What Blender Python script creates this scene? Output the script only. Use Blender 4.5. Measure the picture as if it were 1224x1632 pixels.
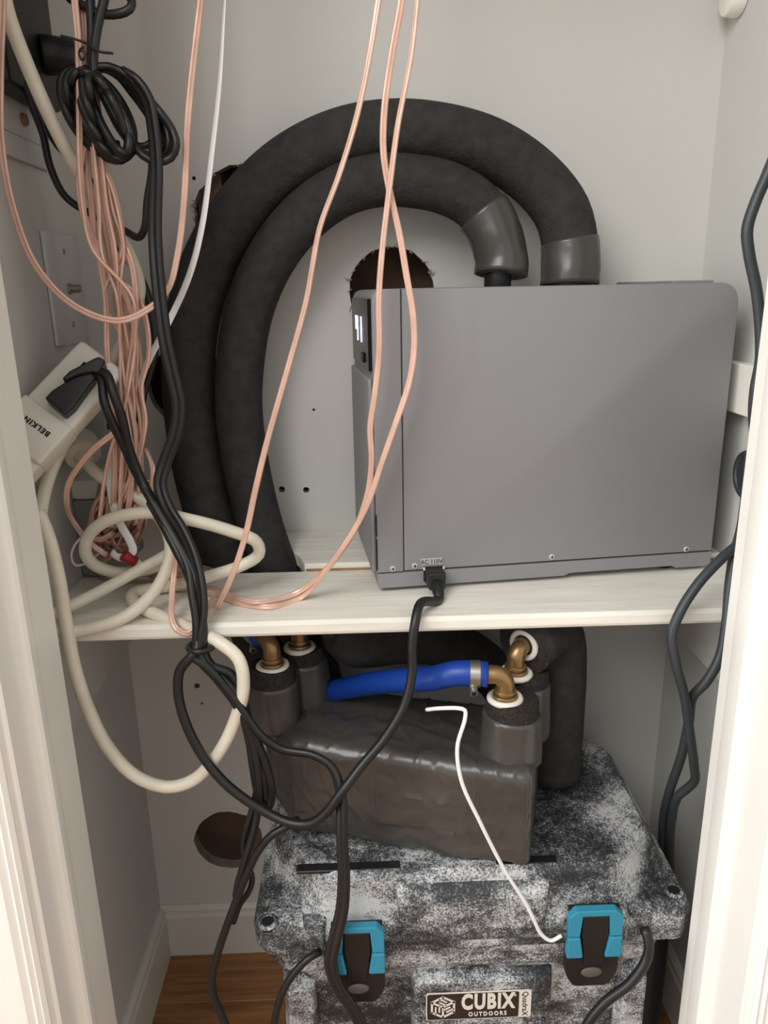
import bpy, bmesh, math, random
from mathutils import Vector, Matrix, noise
random.seed(7)
S = bpy.context.scene
for o in list(bpy.data.objects):
    bpy.data.objects.remove(o)
COL = S.collection

# ------------------------------------------------------------------ camera
CX, CY, F, H = 612.0, 816.0, 1200.0, 0.40          # image centre, focal length in pixels, eye height above the shelf
def nrm(v): return v / v.length
DN = nrm(Vector((689 - CX, 4907 - CY, F)))          # world down in camera axes (x right, y down, z forward)
DP = Vector((575 - CX, 465 - CY, F)); DP = nrm(DP - DN * DN.dot(DP))
RT = DN.cross(DP); UP = -DN
cam = bpy.data.objects.new('camera', bpy.data.cameras.new('camera')); COL.objects.link(cam)
cam.data.sensor_fit = 'HORIZONTAL'; cam.data.sensor_width = 36; cam.data.lens = 36 * F / 1224
cam.data.clip_start = 0.01
c0 = Vector((RT.x, DP.x, UP.x)); c1 = -Vector((RT.y, DP.y, UP.y)); c2 = -Vector((RT.z, DP.z, UP.z))
m = Matrix((c0, c1, c2)).transposed().to_4x4(); m.translation = (0, 0, H)
cam.matrix_world = m
S.camera = cam

# ------------------------------------------------------------------ light
S.view_settings.view_transform = 'Standard'; S.view_settings.look = 'None'
S.view_settings.gamma = 1; S.view_settings.use_curve_mapping = False
S.view_settings.exposure = 0.10
W = bpy.data.worlds.new('room_light'); S.world = W; W.use_nodes = True
W.node_tree.nodes['Background'].inputs[0].default_value = (1.0, 0.98, 0.955, 1)
W.node_tree.nodes['Background'].inputs[1].default_value = 0.74
def area(name, loc, target, sx, sy, power, col):
    l = bpy.data.lights.new(name, 'AREA'); l.shape = 'RECTANGLE'; l.size = sx; l.size_y = sy
    l.energy = power; l.color = col
    o = bpy.data.objects.new(name, l); COL.objects.link(o); o.location = loc
    o.rotation_euler = (Vector(target) - Vector(loc)).to_track_quat('-Z', 'Y').to_euler()
    return o
area('room_ceiling_light', (-.95, -.70, 1.65), (0.15, 0.9, 0.0), 1.3, 1.2, 37, (1.0, 0.98, 0.95))
area('room_left_fill', (-2.35, -.10, .35), (0.4, .74, .0), 1.3, 1.7, 44, (0.96, 0.985, 1.0))  # unseen fill light added at the left to brighten the right jamb

# ------------------------------------------------------------------ helpers
def ray(px, py):
    v = Vector((px - CX, py - CY, F)); return Vector((v.dot(RT), v.dot(DP), v.dot(UP)))
def atY(px, py, Y):
    r = ray(px, py); t = Y / r.y; return Vector((r.x * t, Y, H + r.z * t))
def atX(px, py, X):
    r = ray(px, py); t = X / r.x; return Vector((X, r.y * t, H + r.z * t))
def atZ(px, py, Z):
    r = ray(px, py); t = (Z - H) / r.z; return Vector((r.x * t, r.y * t, Z))

MATS = {}
def lin(c):
    return tuple(((x / 255) / 12.92 if x / 255 <= .04045 else ((x / 255 + .055) / 1.055) ** 2.4) for x in c)
def mat(name, rgb, rough=.5, metal=0., bump=0., bscale=200., vary=0., vscale=8., spec=.5, emit=None, coat=0., stretch=None):
    M = bpy.data.materials.new(name); M.use_nodes = True; MATS[name] = M
    nt = M.node_tree; b = nt.nodes['Principled BSDF']
    col = (*lin(rgb), 1)
    b.inputs['Base Color'].default_value = col
    b.inputs['Roughness'].default_value = rough; b.inputs['Metallic'].default_value = metal
    b.inputs['Specular IOR Level'].default_value = spec
    b.inputs['Coat Weight'].default_value = coat
    tc = nt.nodes.new('ShaderNodeTexCoord')
    src = tc.outputs['Object']
    if stretch:
        mp = nt.nodes.new('ShaderNodeMapping'); mp.inputs['Scale'].default_value = stretch
        nt.links.new(src, mp.inputs['Vector']); src = mp.outputs['Vector']
    if vary:
        n = nt.nodes.new('ShaderNodeTexNoise'); n.inputs['Scale'].default_value = vscale; n.inputs['Detail'].default_value = 5
        nt.links.new(src, n.inputs['Vector'])
        r = nt.nodes.new('ShaderNodeValToRGB'); r.color_ramp.elements[0].position = .3; r.color_ramp.elements[1].position = .7
        r.color_ramp.elements[0].color = (*[x * (1 - vary) for x in col[:3]], 1)
        r.color_ramp.elements[1].color = (*[min(1, x * (1 + vary)) for x in col[:3]], 1)
        nt.links.new(n.outputs['Fac'], r.inputs['Fac']); nt.links.new(r.outputs['Color'], b.inputs['Base Color'])
    if bump:
        n = nt.nodes.new('ShaderNodeTexNoise'); n.inputs['Scale'].default_value = bscale; n.inputs['Detail'].default_value = 6
        nt.links.new(src, n.inputs['Vector'])
        bp = nt.nodes.new('ShaderNodeBump'); bp.inputs['Strength'].default_value = bump; bp.inputs['Distance'].default_value = .002
        nt.links.new(n.outputs['Fac'], bp.inputs['Height']); nt.links.new(bp.outputs['Normal'], b.inputs['Normal'])
    if emit:
        b.inputs['Emission Color'].default_value = (*lin(rgb), 1); b.inputs['Emission Strength'].default_value = emit
    return M

mat('wall', (209, 208, 203), .75, bump=.12, bscale=90, vary=.03, vscale=3)
mat('trim', (246, 244, 236), .38, bump=.06, bscale=60, vary=.03, vscale=6)
mat('shelf', (236, 233, 222), .5, bump=.35, bscale=30, vary=.09, vscale=22, stretch=(.35, 3, 3))
mat('raw_wood', (150, 116, 84), .8, vary=.25, vscale=40)
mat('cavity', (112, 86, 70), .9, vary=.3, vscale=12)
mat('gypsum', (170, 160, 146), .95, bump=.8, bscale=300, vary=.2, vscale=80)
mat('foam', (51, 50, 49), .85, bump=.9, bscale=210, vary=.25, vscale=60, spec=.3)  # black foam, lightened to put the lens veil into its colour
mat('foam_cut', (50, 47, 44), .95, bump=1.0, bscale=420, vary=.5, vscale=260, spec=.2)
mat('tape', (70, 67, 64), .30, bump=.5, bscale=20, vary=.10, vscale=14, spec=.6)
mat('chiller', (136, 136, 138), .52, bump=.05, bscale=500, spec=.4)
mat('chiller_gap', (30, 30, 30), .8)
mat('chrome', (214, 214, 212), .3, .35)
mat('black_plastic', (24, 25, 26), .42, bump=.1, bscale=300)
mat('black_cord', (25, 26, 27), .42, spec=.5)
mat('hazed_black', (58, 63, 66), .45)  # black cord and grommet, lens flare on the right put into the colour
mat('base_trim', (220, 217, 208), .45, bump=.06, bscale=60)
mat('gloss_black', (14, 14, 15), .28, spec=.2)
mat('white_cord', (228, 221, 203), .42, bump=.1, bscale=120, vary=.07, vscale=30)
mat('white_wire', (240, 240, 238), .35)
mat('white_plastic', (226, 222, 210), .38, vary=.02)
mat('plate_plastic', (208, 207, 208), .4)
mat('grey_plastic', (150, 148, 145), .5)
mat('copper', (222, 182, 163), .32, .12, coat=.5, vary=.12, vscale=35)
mat('copper_shaded', (192, 148, 128), .35, .15, coat=.4, vary=.2, vscale=35)  # same copper wire, with the shade in the heap put into its colour
mat('brass', (158, 130, 90), .36, .8, bump=.15, bscale=90)
mat('ring', (226, 222, 212), .45)
mat('blue', (16, 62, 152), .4)
mat('teal', (48, 140, 168), .42, bump=.06, bscale=200)
mat('steel', (170, 168, 160), .3, .9)
mat('badge_dark', (44, 38, 36), .45)
mat('badge_white', (226, 220, 210), .5)
mat('ink', (35, 33, 33), .6)
mat('red', (150, 34, 40), .45)
mat('glow', (225, 228, 255), emit=3.)
mat('led', (255, 250, 240), emit=6.)
mat('hole_dark', (12, 12, 12), .9)
mat('button_brown', (92, 84, 78), .6)

def speckle():
    M = bpy.data.materials.new('cooler_speckle'); M.use_nodes = True; MATS['cooler'] = M
    nt = M.node_tree; b = nt.nodes['Principled BSDF']; b.inputs['Roughness'].default_value = .6
    L = nt.links.new
    tc = nt.nodes.new('ShaderNodeTexCoord')
    def N(scale, det, rough=.6, st=None):
        n = nt.nodes.new('ShaderNodeTexNoise'); n.inputs['Scale'].default_value = scale
        n.inputs['Detail'].default_value = det; n.inputs['Roughness'].default_value = rough
        if st:
            mp = nt.nodes.new('ShaderNodeMapping'); mp.inputs['Scale'].default_value = st
            L(tc.outputs['Object'], mp.inputs['Vector']); L(mp.outputs['Vector'], n.inputs['Vector'])
        else: L(tc.outputs['Object'], n.inputs['Vector'])
        return n.outputs['Fac']
    def math_(op, a, c, clamp=False):
        x = nt.nodes.new('ShaderNodeMath'); x.operation = op; x.use_clamp = clamp
        for i, v in enumerate((a, c)):
            if isinstance(v, float): x.inputs[i].default_value = v
            else: L(v, x.inputs[i])
        return x.outputs[0]
    fine = N(400, 2, .6); mid = N(110, 3, .6); big = N(8, 5, .6, (1, 1.1, 2.0))
    s = math_('ADD', math_('MULTIPLY', math_('SUBTRACT', fine, .5), 1.55), math_('MULTIPLY', math_('SUBTRACT', mid, .5), .8))
    s = math_('ADD', math_('ADD', s, .47), math_('MULTIPLY', math_('SUBTRACT', big, .5), 2.7))
    r = nt.nodes.new('ShaderNodeValToRGB')
    e = r.color_ramp.elements
    e[0].position = .16; e[0].color = (*lin((40, 42, 44)), 1)
    e[1].position = .86; e[1].color = (*lin((204, 206, 206)), 1)
    k = e.new(.46); k.color = (*lin((98, 101, 103)), 1)
    L(s, r.inputs['Fac']); L(r.outputs['Color'], b.inputs['Base Color'])
    bp = nt.nodes.new('ShaderNodeBump'); bp.inputs['Strength'].default_value = .4; bp.inputs['Distance'].default_value = .001
    L(fine, bp.inputs['Height']); L(bp.outputs['Normal'], b.inputs['Normal'])
speckle()

def wood_floor():
    M = bpy.data.materials.new('floor_wood'); M.use_nodes = True; MATS['floor_wood'] = M
    nt = M.node_tree; b = nt.nodes['Principled BSDF']; b.inputs['Roughness'].default_value = .4
    tc = nt.nodes.new('ShaderNodeTexCoord'); mp = nt.nodes.new('ShaderNodeMapping'); mp.inputs['Scale'].default_value = (1.2, 14, 1)
    n = nt.nodes.new('ShaderNodeTexNoise'); n.inputs['Scale'].default_value = 5; n.inputs['Detail'].default_value = 8
    r = nt.nodes.new('ShaderNodeValToRGB')
    r.color_ramp.elements[0].position = .3; r.color_ramp.elements[0].color = (*lin((122, 80, 46)), 1)
    r.color_ramp.elements[1].position = .7; r.color_ramp.elements[1].color = (*lin((176, 124, 76)), 1)
    nt.links.new(tc.outputs['Object'], mp.inputs['Vector']); nt.links.new(mp.outputs['Vector'], n.inputs['Vector'])
    nt.links.new(n.outputs['Fac'], r.inputs['Fac']); nt.links.new(r.outputs['Color'], b.inputs['Base Color'])
wood_floor()

def link(o, parent):
    COL.objects.link(o)
    if parent is not None:
        o.parent = parent; o.matrix_parent_inverse = wm(parent).inverted()
def wm(o):
    M = o.matrix_basis.copy()
    if o.parent: M = wm(o.parent) @ o.matrix_parent_inverse @ M
    return M
def recenter(me):
    xs = [v.co for v in me.vertices]
    c = Vector(((min(v.x for v in xs) + max(v.x for v in xs)) / 2, (min(v.y for v in xs) + max(v.y for v in xs)) / 2, min(v.z for v in xs)))
    me.transform(Matrix.Translation(-c)); return c
def mk(name, bm, m, parent=None, smooth=False, M=None, angle=None):
    """one bmesh (world coordinates, or local to M) -> one object with its origin at its base"""
    me = bpy.data.meshes.new(name); bmesh.ops.recalc_face_normals(bm, faces=bm.faces); bm.to_mesh(me); bm.free()
    if M is not None: me.transform(M)
    c = recenter(me); me.materials.append(MATS[m])
    if smooth:
        me.polygons.foreach_set('use_smooth', [True] * len(me.polygons))
        if angle: me.set_sharp_from_angle(angle=math.radians(angle))
    o = bpy.data.objects.new(name, me); o.location = c
    link(o, parent); return o
def tag(o, label, cat, group=None):
    o['label'] = label; o['category'] = cat
    if group: o['group'] = group
    return o
def struct(o, label=None):
    o['kind'] = 'structure'
    if label: o['label'] = label
    return o
def empty(name, loc, label, cat, rz=0, group=None):
    o = bpy.data.objects.new(name, None); o.location = loc; o.rotation_euler = (0, 0, rz); o.empty_display_size = .02
    COL.objects.link(o); tag(o, label, cat, group); return o
def box(x0, x1, y0, y1, z0, z1, bev=0., seg=2, bm=None, M=None):
    b = bmesh.new()
    r = bmesh.ops.create_cube(b, size=1)
    bmesh.ops.transform(b, verts=b.verts, matrix=Matrix.Translation(((x0 + x1) / 2, (y0 + y1) / 2, (z0 + z1) / 2)) @ Matrix.Diagonal((x1 - x0, y1 - y0, z1 - z0, 1)))
    if bev: bmesh.ops.bevel(b, geom=b.edges[:], offset=bev, segments=seg, profile=.5, affect='EDGES')
    if M is not None: bmesh.ops.transform(b, verts=b.verts, matrix=M)
    if bm is None: return b
    me = bpy.data.meshes.new('t'); b.to_mesh(me); b.free(); bm.from_mesh(me); bpy.data.meshes.remove(me); return bm
def cyl(p0, p1, r0, r1=None, seg=24, bev=0., bm=None):
    r1 = r0 if r1 is None else r1
    p0 = Vector(p0); p1 = Vector(p1); d = p1 - p0
    b = bmesh.new(); bmesh.ops.create_cone(b, cap_ends=True, segments=seg, radius1=r0, radius2=r1, depth=d.length)
    if bev:
        es = [e for e in b.edges if any(len(f.verts) > 4 for f in e.link_faces)]
        bmesh.ops.bevel(b, geom=es, offset=bev, segments=2, profile=.5, affect='EDGES')
    bmesh.ops.transform(b, verts=b.verts, matrix=Matrix.Translation((p0 + p1) / 2) @ d.to_track_quat('Z', 'Y').to_matrix().to_4x4())
    if bm is None: return b
    me = bpy.data.meshes.new('t'); b.to_mesh(me); b.free(); bm.from_mesh(me); bpy.data.meshes.remove(me); return bm
def torus(c, axis, R, r, seg=32, rs=10):
    q = Vector(axis).to_track_quat('Z', 'Y'); b = bmesh.new(); rows = []
    for i in range(seg):
        a = 2 * math.pi * i / seg; row = []
        for j in range(rs):
            t = 2 * math.pi * j / rs
            v = Vector(((R + r * math.cos(t)) * math.cos(a), (R + r * math.cos(t)) * math.sin(a), r * math.sin(t)))
            row.append(b.verts.new(q @ v + Vector(c)))
        rows.append(row)
    for i in range(seg):
        for j in range(rs):
            b.faces.new((rows[i][j], rows[(i + 1) % seg][j], rows[(i + 1) % seg][(j + 1) % rs], rows[i][(j + 1) % rs]))
    return b
def catmull(P, step):
    P = [Vector(p) for p in P]; out = []
    Q = [P[0] * 2 - P[1]] + P + [P[-1] * 2 - P[-2]]
    for i in range(1, len(Q) - 2):
        a, b, c, d = Q[i - 1:i + 3]
        # centripetal parametrisation keeps tight bends clean
        t0 = 0; t1 = t0 + max((b - a).length, 1e-6) ** .5; t2 = t1 + max((c - b).length, 1e-6) ** .5; t3 = t2 + max((d - c).length, 1e-6) ** .5
        n = max(2, int((c - b).length / step))
        for k in range(n):
            t = t1 + (t2 - t1) * k / n
            A1 = a * ((t1 - t) / (t1 - t0)) + b * ((t - t0) / (t1 - t0)); A2 = b * ((t2 - t) / (t2 - t1)) + c * ((t - t1) / (t2 - t1))
            A3 = c * ((t3 - t) / (t3 - t2)) + d * ((t - t2) / (t3 - t2))
            B1 = A1 * ((t2 - t) / (t2 - t0)) + A2 * ((t - t0) / (t2 - t0)); B2 = A2 * ((t3 - t) / (t3 - t1)) + A3 * ((t - t1) / (t3 - t1))
            out.append(B1 * ((t2 - t) / (t2 - t1)) + B2 * ((t - t1) / (t2 - t1)))
    out.append(P[-1]); return out
def sweep(C, prof, rad=None, twist=None, side=None, bm=None):
    """sweep a closed 2-D profile along the points C; the profile's first axis stays as square as it can to `side`"""
    b = bm or bmesh.new(); n = len(C); rows = []
    side = Vector(side or (0, -1, 0)); U = None
    for i in range(n):
        t = (C[min(i + 1, n - 1)] - C[max(i - 1, 0)]).normalized()
        if side is not None and U is None:
            U = t.cross(side)
            if U.length < 1e-3: U = t.orthogonal()
        U = (U - t * U.dot(t))
        w = t.cross(side); w = w - t * w.dot(t)
        if w.length > .3:
            w.normalize(); U.normalize()
            if w.dot(U) < 0: w = -w
            U = U * .8 + w * .2
        U.normalize(); V = t.cross(U)
        a = twist(i / (n - 1)) if twist else 0
        u2 = U * math.cos(a) + V * math.sin(a); v2 = V * math.cos(a) - U * math.sin(a)
        k = rad(i / (n - 1)) if rad else 1.
        rows.append([b.verts.new(C[i] + u2 * (x * k) + v2 * (y * k)) for x, y in prof])
    m_ = len(prof)
    for i in range(n - 1):
        for j in range(m_):
            b.faces.new((rows[i][j], rows[i][(j + 1) % m_], rows[i + 1][(j + 1) % m_], rows[i + 1][j]))
    b.faces.new(rows[0][::-1]); b.faces.new(rows[-1]); return b
def circ(r, n=10, ry=None):
    return [(r * math.cos(2 * math.pi * i / n), (ry or r) * math.sin(2 * math.pi * i / n)) for i in range(n)]
def eight(r, n=8):                                  # two round conductors side by side
    P = []
    for s in (1, -1):
        for i in range(n):
            a = -math.pi * .80 + math.pi * 1.60 * i / (n - 1)
            P.append((s * r * .92 + s * r * math.cos(a), s * r * math.sin(a)))
    return P
def path(pts, Y):
    out = []
    for p in pts:
        if len(p) == 2: out.append(atY(p[0], p[1], Y))
        elif p[2] == 'z': out.append(atZ(p[0], p[1], p[3] if len(p) > 3 else .005))
        else: out.append(atY(*p))
    return out
def cable(name, pts, Y, r, m, label, cat='cable', group=None, parent=None, kind='round', step=.006, side=None, twist=None, end=True):
    C = path(pts, Y)
    if pts[0][1] <= -30: C.insert(0, Vector((C[0].x + .01, C[0].y, 1.46)))          # runs on up to the closet ceiling
    if pts[-1][1] <= -30: C.append(Vector((C[-1].x + .01, C[-1].y, 1.46)))
    C = catmull(C, step)
    prof = circ(r, 12) if kind == 'round' else eight(r) if kind == 'twin' else circ(r, 10, r * .3)
    o = mk(name, sweep(C, prof, side=side, twist=twist), m, parent, smooth=True)
    if label: tag(o, label, cat, group)
    return o
def text(name, body, size, m, M, parent, ext=.0004, off=0., sx=1., space=1.):
    cu = bpy.data.curves.new(name, 'FONT'); cu.body = body; cu.size = size; cu.extrude = ext; cu.offset = off
    cu.align_x = 'CENTER'; cu.align_y = 'CENTER'; cu.space_character = space; cu.resolution_u = 3
    t = bpy.data.objects.new(name, cu); COL.objects.link(t)
    dg = bpy.context.evaluated_depsgraph_get(); me = bpy.data.meshes.new_from_object(t.evaluated_get(dg))
    bpy.data.objects.remove(t)
    me.transform(M @ Matrix.Diagonal((sx, 1, 1, 1)))
    c = recenter(me); me.materials.clear(); me.materials.append(MATS[m]); me.name = name
    o = bpy.data.objects.new(name, me); o.location = c; link(o, parent); return o
def frame(o, x, y):                                 # matrix from origin, x axis and y axis
    x = Vector(x).normalized(); y = Vector(y); y = (y - x * y.dot(x)).normalized(); z = x.cross(y)
    M = Matrix((x, y, z)).transposed().to_4x4(); M.translation = o; return M
def strip2d(bm, pts, w, M, closed=False, h=.0006):
    """flat thick line through 2-D points, in the plane of M"""
    n = len(pts)
    for i in range(n if closed else n - 1):
        a = Vector(pts[i]); b = Vector(pts[(i + 1) % n]); d = (b - a).normalized(); a = a - d * w * .45; b = b + d * w * .45
        L_ = (b - a).length
        X = Matrix.Translation((*((a + b) / 2), 0)) @ Matrix.Rotation(math.atan2(d.y, d.x), 4, 'Z')
        box(-L_ / 2, L_ / 2, -w / 2, w / 2, 0, h, bm=bm, M=M @ X)
    return bm
def extrude_poly(pts, h, M, bev=0., seg=2):
    b = bmesh.new(); f = b.faces.new([b.verts.new((x, y, 0)) for x, y in pts])
    r = bmesh.ops.extrude_face_region(b, geom=[f]); bmesh.ops.translate(b, verts=[v for v in r['geom'] if isinstance(v, bmesh.types.BMVert)], vec=(0, 0, h))
    bmesh.ops.recalc_face_normals(b, faces=b.faces)
    if bev: bmesh.ops.bevel(b, geom=b.edges[:], offset=bev, segments=seg, profile=.5, affect='EDGES')
    bmesh.ops.transform(b, verts=b.verts, matrix=M); return b
def round_poly(pts, rads, n=5):
    out = []; k = len(pts)
    for i in range(k):
        p = Vector(pts[i]); a = Vector(pts[i - 1]); c = Vector(pts[(i + 1) % k]); r = rads[i] if isinstance(rads, (list, tuple)) else rads
        if r <= 0: out.append(tuple(p)); continue
        u = (a - p).normalized(); v = (c - p).normalized()
        for j in range(n + 1):
            t = j / n; q = (p + u * r) * (1 - t) ** 2 + p * 2 * t * (1 - t) + (p + v * r) * t ** 2; out.append(tuple(q))
    return out
def loft(rings, cap=True):
    b = bmesh.new(); R = [[b.verts.new(p) for p in ring] for ring in rings]; n = len(R[0])
    for i in range(len(R) - 1):
        for j in range(n): b.faces.new((R[i][j], R[i][(j + 1) % n], R[i + 1][(j + 1) % n], R[i + 1][j]))
    if cap: b.faces.new(R[0][::-1]); b.faces.new(R[-1])
    return b

# ------------------------------------------------------------------ the setting
XL, XR, D, ZF, ZT = -.426, .535, 1.22, -.867, 1.5
JY, JL, JR = .80, -.356, .417                       # rear edge of the door frame and its two inner faces
# floor of long boards
fl = struct(mk('floor', box(-2.6, 2.6, -3.0, D + .01, ZF - .03, ZF - .0125), 'hole_dark'))
y = D
k = 0
while y > -2.9:
    for x0, x1 in ((-2.6, (-.10, .22, -.24)[k % 3]), ((-.10, .22, -.24)[k % 3], 2.6)):
        mk('plank', box(x0 + .0006, x1 - .0006, y - .1195, y - .0005, ZF - .012, ZF, .001, 1), 'floor_wood', fl)
    y -= .12; k += 1
struct(mk('wall_left', box(XL - .08, XL, JY - .01, D + .1, ZF, ZT), 'wall'))
struct(mk('wall_right', box(XR, XR + .08, JY - .01, D + .1, ZF, ZT), 'wall'))
struct(mk('ceiling', box(XL - .08, XR + .08, JY - .15, D + .1, ZT, ZT + .05), 'wall'))

# back wall with its cut-outs
def ragged(c, r, rough, n=56, seed=0):
    b = bmesh.new(); rows = []
    for y_ in (D - .02, D + .04):
        row = []
        for i in range(n):
            a = 2 * math.pi * i / n
            rr = r * (1 + rough * noise.noise(Vector((math.cos(a) * 5 + seed, math.sin(a) * 5, seed * 3.1))) + rough * .6 * noise.noise(Vector((math.cos(a) * 16 + seed, math.sin(a) * 16, 1))))
            row.append(b.verts.new((c[0] + rr * math.cos(a), y_, c[1] + rr * math.sin(a))))
        rows.append(row)
    for i in range(n): b.faces.new((rows[0][i], rows[0][(i + 1) % n], rows[1][(i + 1) % n], rows[1][i]))
    b.faces.new(rows[0][::-1]); b.faces.new(rows[1])
    bmesh.ops.recalc_face_normals(b, faces=b.faces); return b
def wall_xz(px, py):
    v = atY(px, py, D); return (v.x, v.z)
big = [((atY(556, 455, D).x + atY(692, 455, D).x) / 2, atY(624, 393, D).z - .066, .066, .03, 1),
       (atY(308, 330, D).x + .076, atY(360, 268, D).z - .072, .076, .06, 2),
       (atY(235, 620, D).x + .064, atY(240, 620, D).z + .004, .064, .02, 3),
       (atY(310, 1340, D).x + .065, atY(360, 1339, D).z, .065, .03, 4)]
small = [(*wall_xz(449, 780), .0052), (*wall_xz(488, 781), .0052), (*wall_xz(500, 653), .0022), (*wall_xz(309, 284), .0028),
         (*wall_xz(238, 264), .002), (*wall_xz(314, 1093), .0052), (*wall_xz(322, 1121), .0024)]
cut = bmesh.new()
def merge(b):
    me = bpy.data.meshes.new('t'); b.to_mesh(me); b.free(); cut.from_mesh(me); bpy.data.meshes.remove(me)
for x, z, r, rough, sd in big: merge(ragged((x, z), r, rough, seed=sd))
for x, z, r in small: merge(ragged((x, z), r, .1, 14, 9))
cme = bpy.data.meshes.new('cut'); cut.to_mesh(cme); cut.free(); cme.materials.append(MATS['gypsum'])
cob = bpy.data.objects.new('cut', cme); COL.objects.link(cob)
wb = box(XL - .02, XR + .02, D, D + .022, ZF - .02, ZT); wme = bpy.data.meshes.new('wall_back'); wb.to_mesh(wme); wb.free()
wme.materials.append(MATS['wall'])
wob = bpy.data.objects.new('wall_back', wme); COL.objects.link(wob)
md = wob.modifiers.new('holes', 'BOOLEAN'); md.object = cob; md.operation = 'DIFFERENCE'; md.solver = 'EXACT'; md.material_mode = 'TRANSFER'
dg = bpy.context.evaluated_depsgraph_get(); nme = bpy.data.meshes.new_from_object(wob.evaluated_get(dg))
wob.modifiers.clear(); wob.data = nme; bpy.data.objects.remove(cob); struct(wob)
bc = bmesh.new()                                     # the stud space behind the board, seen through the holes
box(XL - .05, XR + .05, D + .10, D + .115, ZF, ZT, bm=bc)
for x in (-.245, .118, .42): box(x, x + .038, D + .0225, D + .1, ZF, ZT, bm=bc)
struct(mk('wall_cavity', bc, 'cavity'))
# torn paper fibres round the two roughest holes
for hx, hz, r, rough, sd in big[:2]:
    fb = bmesh.new()
    for i in range(46 if sd == 2 else 26):
        a = random.uniform(0, 2 * math.pi); rr = r * random.uniform(.95, 1.02); l = random.uniform(.003, .010)
        p = Vector((hx + rr * math.cos(a), D - .001, hz + rr * math.sin(a))); a2 = a + random.uniform(-1.2, 1.2)
        q = p + Vector((math.cos(a2) * l, -random.uniform(.001, .006), math.sin(a2) * l))
        cyl(p, q, .0011, .0004, 5, bm=fb)
    o = mk('torn_paper', fb, 'gypsum', wob); o['kind'] = 'stuff'; o['label'] = 'torn board paper fibres round the cut hole'

# baseboards inside the closet
def baseboard(name, p0, p1, nrm_, h=.115):
    prof = [(0, 0), (.013, 0), (.013, h * .80), (.010, h * .86), (.010, h * .93), (.004, h), (0, h)]
    b = loft([[Vector(p) + Vector(nrm_) * a + Vector((0, 0, c)) for a, c in prof] for p in (p0, p1)])
    return struct(mk(name, b, 'base_trim'))
baseboard('baseboard_back', (XL, D, ZF), (XR, D, ZF), (0, -1, 0))
baseboard('baseboard_left', (XL, JY, ZF), (XL, D - .013, ZF), (1, 0, 0))
baseboard('baseboard_right', (XR, JY, ZF), (XR, D - .013, ZF), (-1, 0, 0))

# door frame: plan profile of each side, run from floor to head
def prism(prof, z0, z1, m_='trim', name='trim'):
    return struct(mk(name, loft([[(x, y_, z) for x, y_ in prof] for z in (z0, z1)]), m_, smooth=True, angle=24))
def side_frame(name, J, s, stop0, stop1):
    # s = +1 for the left side (inner face looks to +x)
    P = [(J - s * .06, JY - .001), (J - s * .003, JY - .001), (J, JY - .004), (J, stop1), (J + s * .010, stop1 - .002), (J + s * .0115, stop1 - .006), (J + s * .0115, stop0 + .005),
         (J + s * .009, stop0 + .001), (J + s * .004, stop0), (J, stop0 - .001), (J, .660), (J - s * .002, .658), (J - s * .05, .658), (J - s * .06, .67)]
    struct(prism(P, ZF, 1.17, name=name))
    Q = [(J - s * .007, .658), (J - s * .006, .649), (J - s * .010, .645), (J - s * .013, .6475), (J - s * .0165, .643), (J - s * .020, .6455), (J - s * .026, .641),
         (J - s * .05, .638), (J - s * .082, .634), (J - s * .088, .637), (J - s * .09, .658)]
    struct(prism(Q, ZF, 1.25, name=name.replace('1', '3').replace('2', '4')))
side_frame('trim_1', JL, 1, .700, .724)
side_frame('trim_2', JR, -1, .725, .760)
struct(mk('trim_5', box(JL - .05, JR + .05, .658, JY - .001, 1.17, 1.22), 'trim'))
struct(mk('trim_6', box(JL - .09, JR + .09, .636, .658, 1.176, 1.27), 'trim'))
# room-side wall on both sides of the opening and over it
for n_, a, b_ in (('wall_front_left', -2.6, JL - .061), ('wall_front_right', JR + .061, 2.6)):
    struct(mk(n_, box(a, b_, .6585, .799 if n_ == 'x' else .785, ZF, ZT), 'wall'))
struct(mk('wall_front_top', box(JL - .061, JR + .061, .6585, .785, 1.221, ZT), 'wall'))

# the shelf: a front board with a planed nosing, and a thicker board behind it
SF, SB = .880, 1.058
prof = [(SF + .004, 0), (SF + .0012, -.0022), (SF, -.005), (SF, -.0155), (SF + .002, -.0165), (SF + .002, -.0185), (SF + .004, -.0205), (SB, -.0205), (SB, 0)]
o = tag(mk('shelf_board', loft([[(x, a, c) for a, c in prof] for x in (XL + .001, XR - .001)]), 'shelf'), 'white painted shelf board with a scuffed nosing spanning the closet front', 'shelf')
bx0 = atZ(484, 905, .012).x
sb = tag(mk('shelf_board', extrude_poly([(bx0, SB + .002), (XR - .001, SB + .002), (XR - .001, D - .001), (-.22, D - .001), (-.22, 1.176), (bx0 - .055, 1.172), (bx0 - .012, 1.10)], .0205, Matrix.Translation((0, 0, -.009)), .002, 2), 'shelf'), 'white painted shelf board with a bare front edge, raised behind the front board', 'shelf')
mk('bare_edge', box(bx0 + .002, XR - .003, SB + .0006, SB + .0028, -.008, .0035), 'raw_wood', sb)
# narrow ledger under the shelf ends and the wide rail on the right wall
struct(mk('trim_7', box(XL + .0005, XL + .019, SF + .03, D - .002, -.165, -.021, .002), 'wall'))
struct(mk('trim_8', box(XR - .019, XR - .0005, SF + .03, D - .002, -.165, -.021, .002), 'wall'))
c_ = atX(1190, 615, XR)
struct(mk('trim_9', box(XR - .020, XR - .0005, JY + .05, D - .002, .228, .296, .002), 'trim'))
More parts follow.
